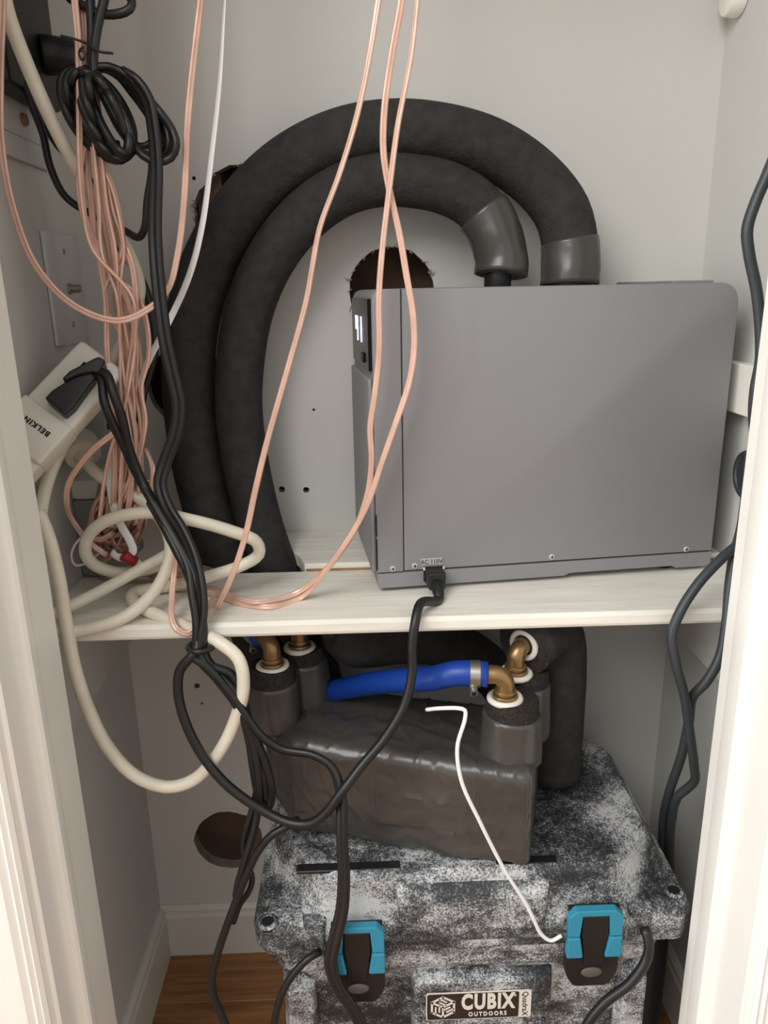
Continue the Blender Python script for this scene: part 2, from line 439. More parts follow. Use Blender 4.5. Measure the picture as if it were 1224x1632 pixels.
# round rod socket high on the right wall
p = atY(1176, -6, D - .04)
root = empty('rod_socket', (XR - .012, p.y, p.z), 'white round closet rod socket at the top right wall corner', 'bracket')
mk('flange', cyl((XR - .0005, p.y, p.z), (XR - .022, p.y, p.z), .026, .024, 32, .003), 'trim', root, True, angle=30)
mk('screw', cyl((XR - .022, p.y, p.z), (XR - .0245, p.y, p.z), .004, .003, 12), 'chrome', root)

# ------------------------------------------------------------------ chiller
TH = math.radians(6.3)
root = empty('water_chiller', (.013, .966, 0), 'grey box-shaped water chiller standing on the white shelf', 'chiller', TH)
CM = Matrix.Translation((.013, .966, 0)) @ Matrix.Rotation(TH, 4, 'Z')
CW, CD, CH, CB = .491, .235, .403, .0285
def shell(x0, x1, rl, rr, y0, y1, z0, z1, edge=.003):
    pts = [(x0, z0), (x1, z0), (x1, z1), (x0, z1)]
    P = round_poly(pts, [0, 0, rr, rl], 8)
    P = [p for p in P]
    rings = []
    def inset(k):
        cx, cz = (x0 + x1) / 2, (z0 + z1) / 2
        return [(cx + (x - cx) * (1 - k / ((x1 - x0) / 2)), cz + (z - cz) * (1 - k / ((z1 - z0) / 2))) for x, z in P]
    for yy, k in ((y0, edge), (y0 + edge * .3, edge * .3), (y0 + edge, 0), (y1 - edge, 0), (y1, edge)):
        rings.append([(x, yy, z) for x, z in inset(k)])
    return loft(rings)
mk('inner_frame', box(.006, CW - .006, .008, CD - .006, .012, CH - .012), 'chiller_gap', root, M=CM)
mk('casing', shell(.0372, CW, 0.0, .030, 0, CD, CB + .0006, CH, .004), 'chiller', root, True, CM, 30)
mk('front_bezel', shell(.0, .0364, .016, .0, 0.0, CD, CB + .0006, CH - .0004, .002), 'chiller', root, True, CM, 30)
bb = bmesh.new()
pr = [(0.002, .0065), (.268, .0065), (.276, .010), (.430, .010), (.437, .0065), (CW - .002, .0065), (CW, CB - .0008), (0, CB - .0008)]
bb = loft([[(x, yy, z) for x, z in pr] for yy in (.0008, CD - .002)])
mk('base', bb, 'chiller', root, M=CM)
for fx, fy in ((.05, .03), (CW - .06, .03), (.05, CD - .03), (CW - .06, CD - .03)):
    mk('foot', cyl((fx, fy, 0), (fx, fy, .009), .012, .013, 20), 'black_plastic', root, True, CM, 30)
# the face with the display looks to the left
mk('front_cover', shell(-.0065, -.0002, .004, .0, .006, CD - .012, .03, .292, .003), 'chiller', root, True, CM, 30)
mk('vent_slot', box(-.0008, .0006, -.0004, .0012, .034, .078), 'chiller_gap', root, M=CM)
mk('vent_slot', box(-.0008, .0006, -.0004, .0012, .082, .112), 'chiller_gap', root, M=CM)
dsp = mk('display_panel', box(-.0045, .0005, .008, CD - .03, .302, CH - .012, .001, 1), 'gloss_black', root, M=CM)
db = bmesh.new()
def seg7(y0, z0, w, h, segs, t=.0035):
    S_ = {'a': (0, h, w, h), 'b': (w, h / 2, w, h), 'c': (w, 0, w, h / 2), 'd': (0, 0, w, 0), 'e': (0, 0, 0, h / 2), 'f': (0, h / 2, 0, h), 'g': (0, h / 2, w, h / 2)}
    for s in segs:
        a = S_[s]
        box(-.0054, -.0044, y0 - max(a[0], a[2]) - t / 2, y0 - min(a[0], a[2]) + t / 2, z0 + min(a[1], a[3]) - t / 2, z0 + max(a[1], a[3]) + t / 2, bm=db)
for y_, sg in ((.150, 'bcfg'), (.105, 'bc')):
    db = bmesh.new(); seg7(y_, .336, .022, .030, sg); bmesh.ops.remove_doubles(db, verts=db.verts, dist=.0001); mk('digit', db, 'glow', dsp, M=CM)
mk('button', box(-.0075, -.0044, .05, .075, .309, .322, .001, 1), 'black_plastic', dsp, M=CM)
# screws, mains label, inlet
def screw(x, z):
    s = mk('screw', cyl((x, .0005, z), (x, -.0018, z), .0046, .0034, 18), 'chrome', root, True, CM, 30)
    cb = box(x - .0026, x + .0026, -.0021, -.0016, z - .0006, z + .0006); box(x - .0006, x + .0006, -.0021, -.0016, z - .0026, z + .0026, bm=cb)
    mk('slot', cb, 'chiller_gap', s, M=CM)
for x, z in ((.0215, .0345), (.052, .0365), (.248, .0365), (.450, .0345)): screw(x, z)
lab = mk('mains_label', box(.060, .0905, -.0012, .0004, .0365, .0465, .0005, 1), 'grey_plastic', root, M=CM)
lab.data.materials[0] = mat('label_grey', (172, 170, 166), .5)
TXT = lambda x, z, yoff: CM @ frame(Vector((x, yoff, z)), (1, 0, 0), (0, 0, 1))
text('lettering', 'AC 110V', .0088, 'ink', TXT(.0752, .0413, -.0014), lab, .0002, sx=.92)
mk('inlet', box(.064, .093, -.0008, .02, .012, .0345, .001, 1), 'chiller_gap', root, M=CM)
for x in (.0648, .0922): mk('inlet_lug', box(x - .0012, x + .0012, -.0016, .001, .0295, .0335), 'white_plastic', root, M=CM)
mk('top_panel', box(.41, CW - .022, .03, CD - .03, CH - .001, CH + .0035, .0015, 2), 'chiller', root, M=CM)
def port_x(px):
    x_ = .2
    for _ in range(4):
        Y_ = .966 + x_ * math.sin(TH) + .115 * math.cos(TH); x_ = (atY(px, 452, Y_).x - .013 + .115 * math.sin(TH)) / math.cos(TH)
    return x_
PX1, PX2 = port_x(908), port_x(793)
for x, r in ((PX1, .034), (PX2, .019)):
    mk('hose_port', cyl((x, .115, CH - .001), (x, .115, CH + (.012 if x > .25 else .030)), r, r, 28, .002), 'black_plastic', root, True, CM, 30)

# ------------------------------------------------------------------ insulated hoses
def hose(name, pts, r, label, wrap=None, m_='foam', step=.012, wob=.012):
    C = catmull([Vector(p) for p in pts], step)
    root = empty(name, C[-1], label, 'hose')
    sd = random.random() * 50
    rad = lambda t: 1 + wob * noise.noise(Vector((t * 14, sd, 0)))
    mk('foam_sleeve', sweep(C, circ(r, 30), rad), m_, root, True)
    if wrap:
        n = len(C); i0, i1 = int(wrap[0] * n), int(wrap[1] * n) + 1
        b = bmesh.new(); W_ = C[i0:i1]
        dense = catmull(W_, .004)
        rw = lambda t: 1 + .012 * noise.noise(Vector((t * 5, sd, 3)))
        sweep(dense, circ(r + .0022, 36), rw, bm=b)
        for v in b.verts:
            k = noise.noise(v.co * 34) * .0024 + noise.noise(v.co * Vector((90, 90, 40)).x) * .0006
            v.co += (v.co - min(dense, key=lambda q: (q - v.co).length)).normalized() * k
        mk('tape_wrap', b, 'tape', root, True)
    return root
po = CM @ Vector((PX1, .115, CH + .001)); pi = CM @ Vector((PX2, .115, CH + .012))
HY = 1.125
outer = [po] + path([(909, 400, 1.118), (896, 340, 1.125), (850, 282, 1.14), (780, 236, 1.145), (700, 213, 1.15), (620, 208, 1.15), (540, 222, 1.15), (460, 262, 1.15), (390, 328, 1.15),
     (337, 412, 1.15), (308, 505, 1.15), (300, 605, 1.145), (311, 720, 1.14), (332, 810, 1.135), (366, 905, 1.125), (398, 985, 1.13), (418, 1045, 1.145), (428, 1090, 1.16), (431, 1132, 1.17)], HY)
inner = [pi + Vector((.004, 0, .004))] + path([(799, 412, 1.105), (787, 368, 1.108), (758, 326, 1.115), (712, 300, 1.122), (660, 289, 1.13), (600, 288, 1.13), (540, 306, 1.13), (480, 350, 1.13), (432, 412, 1.13),
     (400, 485, 1.13), (384, 570, 1.13), (381, 650, 1.125), (392, 740, 1.12), (413, 830, 1.115), (438, 905, 1.108), (470, 985, 1.11), (505, 1060, 1.13), (515, 1100, 1.15), (520, 1132, 1.16)], HY)
hose('insulated_hose', outer, .0388, 'longer outer black foam insulated hose arching from the chiller top to the shelf gap', (0.0, .042))
hi = hose('insulated_hose', inner, .0348, 'inner black foam insulated hose with a long taped end on the chiller', (.008, .085))

# ------------------------------------------------------------------ cooler
KX0, KX1, KY0, KY1, KZ = -.166, .430, .806, 1.19, -.335
root = empty('hard_cooler', ((KX0 + KX1) / 2, 1.0, ZF), 'grey and white speckled hard cooler with teal latches on the closet floor', 'cooler')
def rr(x0, x1, y0, y1, ch, z, rad=.012, n=4):
    P = [(x0 + ch, y0), (x1 - ch, y0), (x1, y0 + ch), (x1, y1 - ch), (x1 - ch, y1), (x0 + ch, y1), (x0, y1 - ch), (x0, y0 + ch)]
    return [(x, y_, z) for x, y_ in round_poly(P, min(rad, ch * .4), n)]
def bevmod(o, w, seg=2, ang=30):
    md = o.modifiers.new('bevel', 'BEVEL'); md.width = w; md.segments = seg; md.limit_method = 'ANGLE'; md.angle_limit = math.radians(ang)
KB1 = KX1 - .018
body = loft([rr(KX0 + .04, KB1 - .04, KY0 + .04, KY1 - .04, .05, ZF + .002), rr(KX0 + .036, KB1 - .036, KY0 + .036, KY1 - .036, .05, ZF + .01),
             rr(KX0 + .022, KB1 - .022, KY0 + .024, KY1 - .024, .045, -.505), rr(KX0 + .012, KB1 - .012, KY0 + .012, KY1 - .012, .03, -.495),
             rr(KX0 + .008, KB1 - .008, KY0 + .008, KY1 - .008, .024, -.4525)])
bo = mk('body', body, 'cooler', root); bevmod(bo, .004)
# raised front panel and shoulders beside the latches
fp = loft([[(x, KY0 + .03, z) for x, z in ((.045, -.51), (.245, -.51), (.245, -.80), (.045, -.80))], [(x, KY0 + .006, z) for x, z in ((.050, -.516), (.240, -.516), (.240, -.79), (.050, -.79))]])
o = mk('front_panel', fp, 'cooler', root); bevmod(o, .003)
for x0, x1 in ((KX0 + .03, -.085), (.335, KB1 - .03)):
    fp = loft([[(x, KY0 + .04, z) for x, z in ((x0, -.515), (x1, -.515), (x1, -.83), (x0, -.83))], [(x, KY0 + .010, z) for x, z in ((x0 + .01, -.53), (x1 - .006, -.53), (x1 - .006, -.82), (x0 + .01, -.82))]])
    o = mk('corner_rib', fp, 'cooler', root); bevmod(o, .004)
# lid: low flange with cut corners, stepped up to a dished top
lid = loft([rr(KX0, KX1, KY0, KY1, .020, -.451), rr(KX0 - .001, KX1 + .001, KY0 - .001, KY1 + .001, .020, -.418), rr(KX0 + .003, KX1 - .003, KY0 + .004, KY1 - .004, .020, -.407),
            rr(KX0 + .012, KX1 - .012, KY0 + .006, KY1 - .012, .078, -.402), rr(KX0 + .024, KX1 - .038, KY0 + .011, KY1 - .022, .080, -.345), rr(KX0 + .031, KX1 - .046, KY0 + .018, KY1 - .03, .076, -.3355),
            rr(KX0 + .042, KX1 - .058, KY0 + .030, KY1 - .05, .078, -.3355), rr(KX0 + .048, KX1 - .064, KY0 + .036, KY1 - .056, .076, -.342)])
ld = mk('lid', lid, 'cooler', root); bevmod(ld, .004)
gp = loft([[(x, KY0 + .012, z) for x, z in ((.024, -.350), (.232, -.350), (.228, -.444), (.030, -.444))], [(x, KY0 - .004, z) for x, z in ((.030, -.366), (.226, -.366), (.221, -.436), (.036, -.436))]])
o = mk('lid_grip', gp, 'cooler', ld); bevmod(o, .004)
for x0, x1 in ((-.10, -.066), (.335, .372)):
    gp = loft([[(x, KY0 + .012, z) for x, z in ((x0, -.395), (x1, -.395), (x1, -.446), (x0, -.446))], [(x, KY0 - .004, z) for x, z in ((x0 + .004, -.40), (x1 - .004, -.40), (x1 - .004, -.442), (x0 + .004, -.442))]])
    o = mk('lid_rib', gp, 'cooler', ld); bevmod(o, .003)
for px, py in ((427, 1470), (1074, 1420)):
    q = atZ(px, py, -.404)
    mk('tie_down_hole', cyl((q.x, q.y, -.412), (q.x, q.y, -.4015), .009, .0085, 20), 'hole_dark', ld)
    mk('tie_down_ring', torus((q.x, q.y, -.4035), (0, 0, 1), .0105, .0032, 24, 8), 'cooler', ld, True)
for a, b_ in (((470, 1412), (640, 1405)), ((795, 1396), (895, 1390))):
    p0, p1 = atZ(*a, -.335), atZ(*b_, -.335)
    mk('lid_groove', box(p0.x, p1.x, KY0 + .019, KY0 + .034, -.340, -.3349, .001, 1), 'black_plastic', ld)
# hinge block and ridge along the right and rear rim
for x0, x1 in ((.02, .10), (.20, .28)):
    mk('hinge', box(x0, x1, KY1 - .012, KY1 + .008, -.44, -.36, .004), 'black_plastic', ld)
hd = bmesh.new(); box(KB1 - .030, KB1 + .012, KY0 + .05, KY0 + .20, -.80, -.470, .010, 2, bm=hd)
mk('side_handle', hd, 'black_plastic', root, True, angle=30)
# latches
def latch(xc, zt, tilt=0):
    yb = KY0 - .006
    M = Matrix.Translation((xc, yb, zt)) @ Matrix.Rotation(tilt, 4, 'Y') @ frame(Vector((0, 0, 0)), (1, 0, 0), (0, 0, 1))
    # local: x right, y up (0 = top edge), z out to the room
    base = [(-.036, -.062), (.036, -.062), (.036, -.108), (.024, -.130), (-.024, -.130), (-.036, -.108)]
    ba = mk('latch', extrude_poly(round_poly(base, [.003, .003, .01, .008, .008, .01], 4), .013, M @ Matrix.Translation((0, 0, -.006)), .0015), 'black_plastic', root)
    ba['label'] = 'teal and black rubber cooler latch'
    mk('backing', extrude_poly([(-.034, -.004), (.034, -.004), (.034, -.07), (-.034, -.07)], .008, M @ Matrix.Translation((0, 0, -.006)), .001), 'black_plastic', ba)
    clip = [(-.036, -.0415), (-.036, -.010), (-.026, 0), (.026, 0), (.036, -.010), (.036, -.0415), (.020, -.0415), (.0175, -.009), (-.0175, -.009), (-.020, -.0415)]
    mk('clip', extrude_poly(clip, .012, M, .0015), 'teal', ba)
    for s in (-1, 1):
        g = [(s * .0365, -.043), (s * .0195, -.043), (s * .0145, -.076), (s * .0365, -.076)]
        mk('grip', extrude_poly(g if s < 0 else g[::-1], .013, M, .002), 'teal', ba)
    st = [(-.0168, -.010), (.0168, -.010), (.0175, -.04), (.0125, -.078), (.013, -.09), (-.013, -.09), (-.0125, -.078), (-.0175, -.04)]
    mk('strap', extrude_poly(st, .0105, M, .0015), 'black_plastic', ba)
    bt = bmesh.new(); bmesh.ops.create_uvsphere(bt, u_segments=20, v_segments=10, radius=1)
    bmesh.ops.transform(bt, verts=bt.verts, matrix=M @ Matrix.Translation((0, -.106, .0068)) @ Matrix.Diagonal((.0145, .0085, .003, 1)))
    mk('button', bt, 'button_brown', ba, True)
qL = atY(568, 1472, KY0 - .01); qR = atY(949, 1445, KY0 - .01)
latch(qL.x, qL.z); latch(qR.x, qR.z)
# badge
a0 = atY(680, 1592, KY0); a1 = atY(848, 1578, KY0)
BW, BH = .147, .048
BM = frame(Vector(((a0.x + a1.x) / 2, KY0 + .0052, (a0.z + a1.z) / 2 - BH / 2)), (1, 0, .0), (0, 0, 1))
bd = mk('badge', extrude_poly(round_poly([(-BW / 2, -BH / 2), (BW / 2, -BH / 2), (BW / 2, BH / 2), (-BW / 2, BH / 2)], .004, 4), .0012, BM), 'badge_white', root)
bd['label'] = 'dark badge lettered CUBIX OUTDOORS with a white end tab'
x1 = BW / 2 - .0175
mk('badge_field', extrude_poly(round_poly([(-BW / 2 + .0016, -BH / 2 + .0016), (x1, -BH / 2 + .0016), (x1, BH / 2 - .0016), (-BW / 2 + .0016, BH / 2 - .0016)], .003, 4), .0006, BM @ Matrix.Translation((0, 0, .0012))), 'badge_dark', bd)
LT = lambda x, y_, rot=0: BM @ Matrix.Translation((x, y_, .0020)) @ Matrix.Rotation(rot, 4, 'Z')
text('lettering', 'CUBIX', .0365, 'badge_white', LT(.0125, .0064), bd, .0003, off=.0016, sx=.62, space=1.16)
text('lettering', 'OUTDOORS', .0098, 'badge_white', LT(.0125, -.0148), bd, .0003, off=.0003, sx=.80, space=1.36)
text('lettering', 'QuadraX', .0115, 'ink', BM @ Matrix.Translation((BW / 2 - .0088, 0, .0014)) @ Matrix.Rotation(-math.pi / 2, 4, 'Z'), bd, .0002)
text('lettering', '\u00ae', .005, 'badge_white', LT(.0505, .0165), bd, .0002)
lb = bmesh.new(); hc = (-.0500, 0.0); R_ = .0178
hexp = [(hc[0] + R_ * math.cos(math.radians(90 + 60 * i)), hc[1] + R_ * math.sin(math.radians(90 + 60 * i))) for i in range(6)]
LM = BM @ Matrix.Translation((0, 0, .0018))
strip2d(lb, hexp, .0030, LM, True)
for i in (1, 3, 5): strip2d(lb, [hc, hexp[i]], .0030, LM)
cv = Vector(hc)
for a, b_ in ((5, 1), (1, 3), (3, 5)):               # one bent bar on each face of the cube
    u = Vector(hexp[a]) - cv; v = Vector(hexp[b_]) - cv
    P = lambda s, t: tuple(cv + u * s + v * t)
    strip2d(lb, [P(.33, .06), P(.33, .62)], .0023, LM); strip2d(lb, [P(.66, .36), P(.66, .96)], .0023, LM)
mk('cube_logo', lb, 'badge_white', bd)

# ------------------------------------------------------------------ taped heat exchanger on the cooler
ZL = -.3405
fr = atZ(843, 1392, ZL); flp = atZ(440, 1322, ZL)
ex = (fr - flp); ex.z = 0; EL = ex.length; ex.normalize(); ey = Vector((-ex.y, ex.x, 0))
EM = frame(flp, ex, ey)                               # local: x along, y back, z up
ED, EH = .165, .148
root = empty('heat_exchanger', flp, 'block wrapped in black duct tape lying on the cooler lid', 'heat exchanger', math.atan2(ex.y, ex.x))
def perimeter(y0, y1, z0, z1, r, n=112):
    P = [Vector((*p, 0)) for p in round_poly([(y0, z0), (y1, z0), (y1, z1), (y0, z1)], r, 5)]
    L_ = [0]
    for i in range(len(P)): L_.append(L_[-1] + (P[(i + 1) % len(P)] - P[i]).length)
    out = []
    for k in range(n):
        t = L_[-1] * k / n; i = max(j for j in range(len(P)) if L_[j] <= t + 1e-9)
        out.append(P[i].lerp(P[(i + 1) % len(P)], (t - L_[i]) / max(L_[i + 1] - L_[i], 1e-9)))
    return out
PER = perimeter(0, ED, .003, EH, .014)
NP = len(PER)
def skin(x, k, off=0.):
    """point of the slack tape skin at length x, perimeter index k"""
    p = PER[k % NP]; t = (PER[(k + 1) % NP] - PER[k - 1]).normalized(); n_ = Vector((t.y, -t.x, 0))
    y_, z_ = p.x, p.y
    u_ = max(0, min(1, (x + .04) / (EL + .04))); w_ = max(0, min(1, z_ / EH))
    if x < .03:                                        # the left end is folded back to a blunt corner
        f_ = min(1, (.03 - x) / .07); y_ = y_ + (ED * .5 - y_) * (.85 * f_ if y_ < ED * .5 else .25 * f_); z_ = z_ + (EH * .46 - z_) * .10 * f_
    if x > EL - .012:
        f_ = (x - EL + .012) / .012; y_ += (ED * .5 - y_) * .07 * f_ ** 2; z_ += (EH * .5 - z_) * .07 * f_ ** 2
    d_ = .0045 * math.sin(math.pi * u_) * (math.sin(math.pi * w_) if abs(n_.x) > .5 else .3)
    q = Vector((x, y_, z_))
    d_ += .0042 * noise.noise(q * 13) + .0026 * noise.noise(Vector((x * 16, y_ * 40, z_ * 40)) + Vector((3, 1, 7)))
    cr = abs(noise.noise(Vector((x * 30 + z_ * 22, y_ * 30, z_ * 30 - x * 9))))
    d_ += .0022 * max(0, 1 - cr * 7)                   # sharp little creases
    d_ = d_ + off
    return Vector((x, y_ + n_.x * d_, z_ + n_.y * d_))
def skin_patch(x0, x1, k0, k1, nx, off, name, closed=False):
    b = bmesh.new(); g = []
    for i in range(nx + 1):
        x = x0 + (x1 - x0) * i / nx; row = []
        for k in range(k0, k1 + (0 if closed else 1)):
            e = 0 if closed else .004 * noise.noise(Vector((k * .35, x0 * 50, 2))) * (1 if i == nx else -1 if i == 0 else 0)
            row.append(b.verts.new(skin(x + e, k, off)))
        g.append(row)
    m_ = len(g[0])
    for i in range(nx):
        for k in range(m_ if closed else m_ - 1): b.faces.new((g[i][k], g[i][(k + 1) % m_], g[i + 1][(k + 1) % m_], g[i + 1][k]))
    if closed: b.faces.new(g[0][::-1]); b.faces.new(g[-1])
    else:
        h = bmesh.ops.extrude_face_region(b, geom=b.faces[:])
        for v in [v for v in h['geom'] if isinstance(v, bmesh.types.BMVert)]:
            c_ = Vector((v.co.x, ED / 2, EH / 2)); v.co += (c_ - v.co).normalized() * .0016
    return mk(name, b, 'tape', root, True, EM, 60)
skin_patch(-.04, EL, 0, NP, 120, 0, 'taped_block', True)
kf = [k for k in range(NP // 2, NP) if PER[k].x < .001]; kt = [k for k in range(NP) if PER[k].y > EH - .001]
skin_patch(.03, EL * .42, kt[0] + 8, kf[0] + 14, 40, .0009, 'tape_strip')
skin_patch(EL * .40, EL * .80, kt[len(kt) // 2], kf[0] + 9, 40, .0014, 'tape_strip')
skin_patch(EL * .78, EL - .004, kt[len(kt) // 2] + 4, kf[-1] - 2, 24, .0010, 'tape_strip')
skin_patch(.06, EL * .72, kf[0] + 17, kf[-1] - 4, 50, .0010, 'tape_strip')
# four insulated ports
def loc_of(v): return EM.inverted() @ v
def port(base, top, rt, rb, tape_frac, label=None):
    b0, t0 = Vector(base), Vector(top); d = t0 - b0
    pr_ = mk('port_sleeve', cyl(b0, t0, rb, rt, 36, .004), 'foam_cut', root, True, angle=40)
    C = [b0 + d * (tape_frac * i / 12) for i in range(13)]
    q = bmesh.new(); sweep(C, circ(1, 40), lambda t: (rb + (rt - rb) * t * tape_frac) * 1.02 + .0018, bm=q)
    for v in q.verts:
        ax = b0 + d * max(0, min(1, (v.co - b0).dot(d) / d.length_squared)); n_ = (v.co - ax)
        if n_.length > 1e-4: v.co += n_.normalized() * (noise.noise(Vector((v.co.x * 60, v.co.y * 60, v.co.z * 18))) * .0024)
    mk('port_tape', q, 'tape', pr_, True)
    return pr_
TZ = flp.z + EH
def cz(px, py, z): return atZ(px, py, z)
def elbow(base, top_z, d_out, r, out_len, ring_tilt=(0, 0, 1)):
    """brass elbow: rises from base, turns towards d_out; returns the mouth point"""
    b0 = Vector(base); d = Vector(d_out).normalized(); zc = top_z
    rt_ = r * 1.25
    P = [b0 + Vector((0, 0, .0))]
    h = zc - b0.z
    P.append(b0 + Vector((0, 0, max(.001, h - rt_))))
    c = b0 + Vector((0, 0, max(.001, h - rt_))) + d * rt_
    for i in range(1, 9):
        a = math.pi / 2 * i / 8
        P.append(c - d * rt_ * math.cos(a) + Vector((0, 0, rt_ * math.sin(a))))
    P.append(P[-1] + d * out_len)
    e = mk('brass_elbow', sweep(P, circ(r, 24)), 'brass', root, True, angle=50)
    mk('brass_collar', cyl(b0 + Vector((0, 0, -.003)), b0 + Vector((0, 0, .006)), r * 1.34, r * 1.34, 28, .0015), 'brass', e, True, angle=40)
    mk('brass_collar', cyl(b0 + Vector((0, 0, .008)), b0 + Vector((0, 0, .0125)), r * 1.2, r * 1.2, 28, .0012), 'brass', e, True, angle=40)
    mk('sealing_ring', torus(b0 + Vector((0, 0, -.001)), (0, 0, 1), r * 1.62, .0042, 32, 10), 'ring', e, True)
    return P[-1], e
# front right
fb_ = cz(812, 1192, TZ); ft_ = fb_ + Vector((0.0, .0, .078)); ft_.x += .003
port(fb_ - Vector((0, 0, .01)), ft_, .0335, .0405, .74)
mF, _ = elbow(ft_ + Vector((-.012, -.004, .001)), ft_.z + .034, (-.95, .12, .0), .0122, .016)
# rear right
bb_ = fb_ + ey * .066 + ex * .010; bt_ = bb_ + Vector((.002, .0, .086))
port(bb_ - Vector((0, 0, .01)), bt_, .033, .038, .80)
mB, eB = elbow(bt_ + Vector((-.016, -.014, .001)), bt_.z + .036, (.62, .60, 0), .0122, .010)
# front left and rear left
lb_ = cz(437, 1142, TZ); lt_ = lb_ + Vector((.0, .004, .083))
port(lb_ - Vector((0, 0, .01)), lt_, .0325, .037, .72)
mL, _ = elbow(lt_ + Vector((.003, -.006, .001)), lt_.z + .038, (-.62, .75, 0), .0122, .012)
lb2 = lb_ + ey * .066 + ex * .026; lt2 = lb2 + Vector((-.002, .0, .086))
port(lb2 - Vector((0, 0, .01)), lt2, .0315, .036, .78)
mL2, _ = elbow(lt2 + Vector((-.004, -.008, .001)), lt2.z + .034, (.95, .15, 0), .0122, .012)
# blue hoses on the two front ports
def blue_hose(pts, label, clamp_dir):
    C = catmull(pts, .008); r = empty('blue_hose', C[0], label, 'hose')
    mk('tube', sweep(C, circ(.0165, 24)), 'blue', r, True)
    c = C[0] + clamp_dir * .016; t = clamp_dir
    cl = mk('hose_clamp', sweep([c - t * .0065, c - t * .002, c + t * .002, c + t * .0065], circ(.0178, 28)), 'steel', r, True, angle=50)
    s = c + Vector((-.004, -.012, -.0165))
    mk('clamp_screw', cyl(s + Vector((0, .006, .003)), s + Vector((0, -.007, -.002)), .0062, .0056, 12), 'steel', cl, True, angle=30)
    mk('screw_slot', cyl(s + Vector((0, -.0065, -.0018)), s + Vector((0, -.0078, -.0023)), .0032, .003, 8), 'hole_dark', cl)
    return r
dF = Vector((-.97, .12, .0)).normalized()
mF2 = mF - dF * .008
blue_hose([mF2, mF2 + dF * .04] + path([(690, 1081, .895), (610, 1087, .95), (545, 1098, 1.015), (500, 1110, 1.055), (480, 1118, 1.062)], 1), 'bright blue hose clamped to the right brass elbow and running left', dF)
dL = Vector((-.62, .75, 0)).normalized(); mLs = mL - dL * .006
blue_hose([mLs, mLs + dL * .03, mLs + dL * .06 + Vector((-.004, .004, .004)), mLs + dL * .09 + Vector((-.012, .03, .002)), mLs + dL * .10 + Vector((-.016, .09, -.004))], 'short blue hose clamped to the left brass elbow under the shelf', dL)
# black hoses on the two rear ports
dB = Vector((.62, .60, 0)).normalized()
s0 = mB - dB * .004
h3 = hose('insulated_hose', [s0, s0 + dB * .03 + Vector((0, 0, .006)), s0 + dB * .060 + Vector((.0, .0, .002)), s0 + dB * .080 + Vector((.0, .0, -.022)), s0 + dB * .088 + Vector((.0, 0, -.07)),
      s0 + dB * .090 + Vector((.0, 0, -.14)), s0 + dB * .090 + Vector((.0, 0, -.25))], .0425, 'black foam insulated hose bending down beside the taped block at the right', None, 'foam')
mk('cut_face', cyl(s0 - dB * .0006, s0 + dB * .002, .0422, .0422, 32), 'foam_cut', h3)
mk('sealing_ring', torus(s0 - dB * .003, dB, .0185, .0042, 32, 10), 'ring', h3, True)
lp = s0 - dB * .004 + Vector((.030, -.010, .006))
mk('clamp_loop', torus(lp, (.2, -1, .1), .0042, .0008, 18, 6), 'chrome', h3, True)
s1 = mL2
hose('insulated_hose', [s1, s1 + Vector((.03, .008, .004))] + path([(560, 1020, 1.03), (640, 1018, 1.06), (710, 1025, 1.09), (775, 1062, 1.12), (812, 1110, 1.15), (824, 1155, 1.165)], 1), .0385,
     'black foam insulated hose running level under the shelf behind the blue hose')

# ------------------------------------------------------------------ left wall: plates, adapter, power strip, boxes
# coax wall plate
root = empty('coax_plate', (XL + .001, 1.145, .41), 'pale wall plate with a coax socket on the left wall', 'wall plate')
mk('plate', box(XL + .0004, XL + .0065, 1.078, 1.202, .334, .487, .003, 2), 'plate_plastic', root, True, angle=30)
q = atX(106, 460, XL + .006); q.y = 1.141; q.z = .4115
mk('coax_nut', cyl((XL + .006, q.y, q.z), (XL + .011, q.y, q.z), .0078, .0078, 6), 'steel', root)
tp = mk('coax_post', cyl((XL + .009, q.y, q.z), (XL + .024, q.y, q.z), .0052, .0052, 20), 'steel', root, True, angle=30)
for i in range(5): mk('thread', torus((XL + .013 + i * .0022, q.y, q.z), (1, 0, 0), .0053, .0006, 18, 6), 'steel', tp, True)
for z in (.462, .362): mk('screw', cyl((XL + .0055, 1.141, z), (XL + .0082, 1.141, z), .0042, .0036, 14), 'steel', root, True, angle=30)
# outlet plate under the adapter
root = empty('outlet_plate', (XL + .001, 1.05, .61), 'pale outlet plate behind the black adapter on the left wall', 'wall plate')
pl = mk('plate', box(XL + .0004, XL + .007, .985, 1.135, .565, .72, .003, 2), 'plate_plastic', root, True, angle=30)
mk('jack', cyl((XL + .0068, 1.06, .615), (XL + .012, 1.06, .615), .008, .007, 20, .001), 'raw_wood', pl, True, angle=30)
mk('seam', box(XL + .0066, XL + .0074, .99, 1.13, .5925, .5935), 'grey_plastic', pl)
# black adapter
root = empty('power_adapter', (XL + .03, 1.04, .63), 'black plug-in power adapter high on the left wall', 'power adapter')
mk('case', box(XL + .0075, XL + .040, .955, 1.112, .632, .80, .006, 3), 'black_plastic', root, True, angle=30)
q0 = atX(85, 95, XL + .03); q1 = atX(122, 92, XL + .045)
mk('round_plug', cyl((XL + .036, 1.07, .690), (XL + .075, 1.085, .690), .023, .020, 28, .005), 'black_plastic', root, True, angle=30)
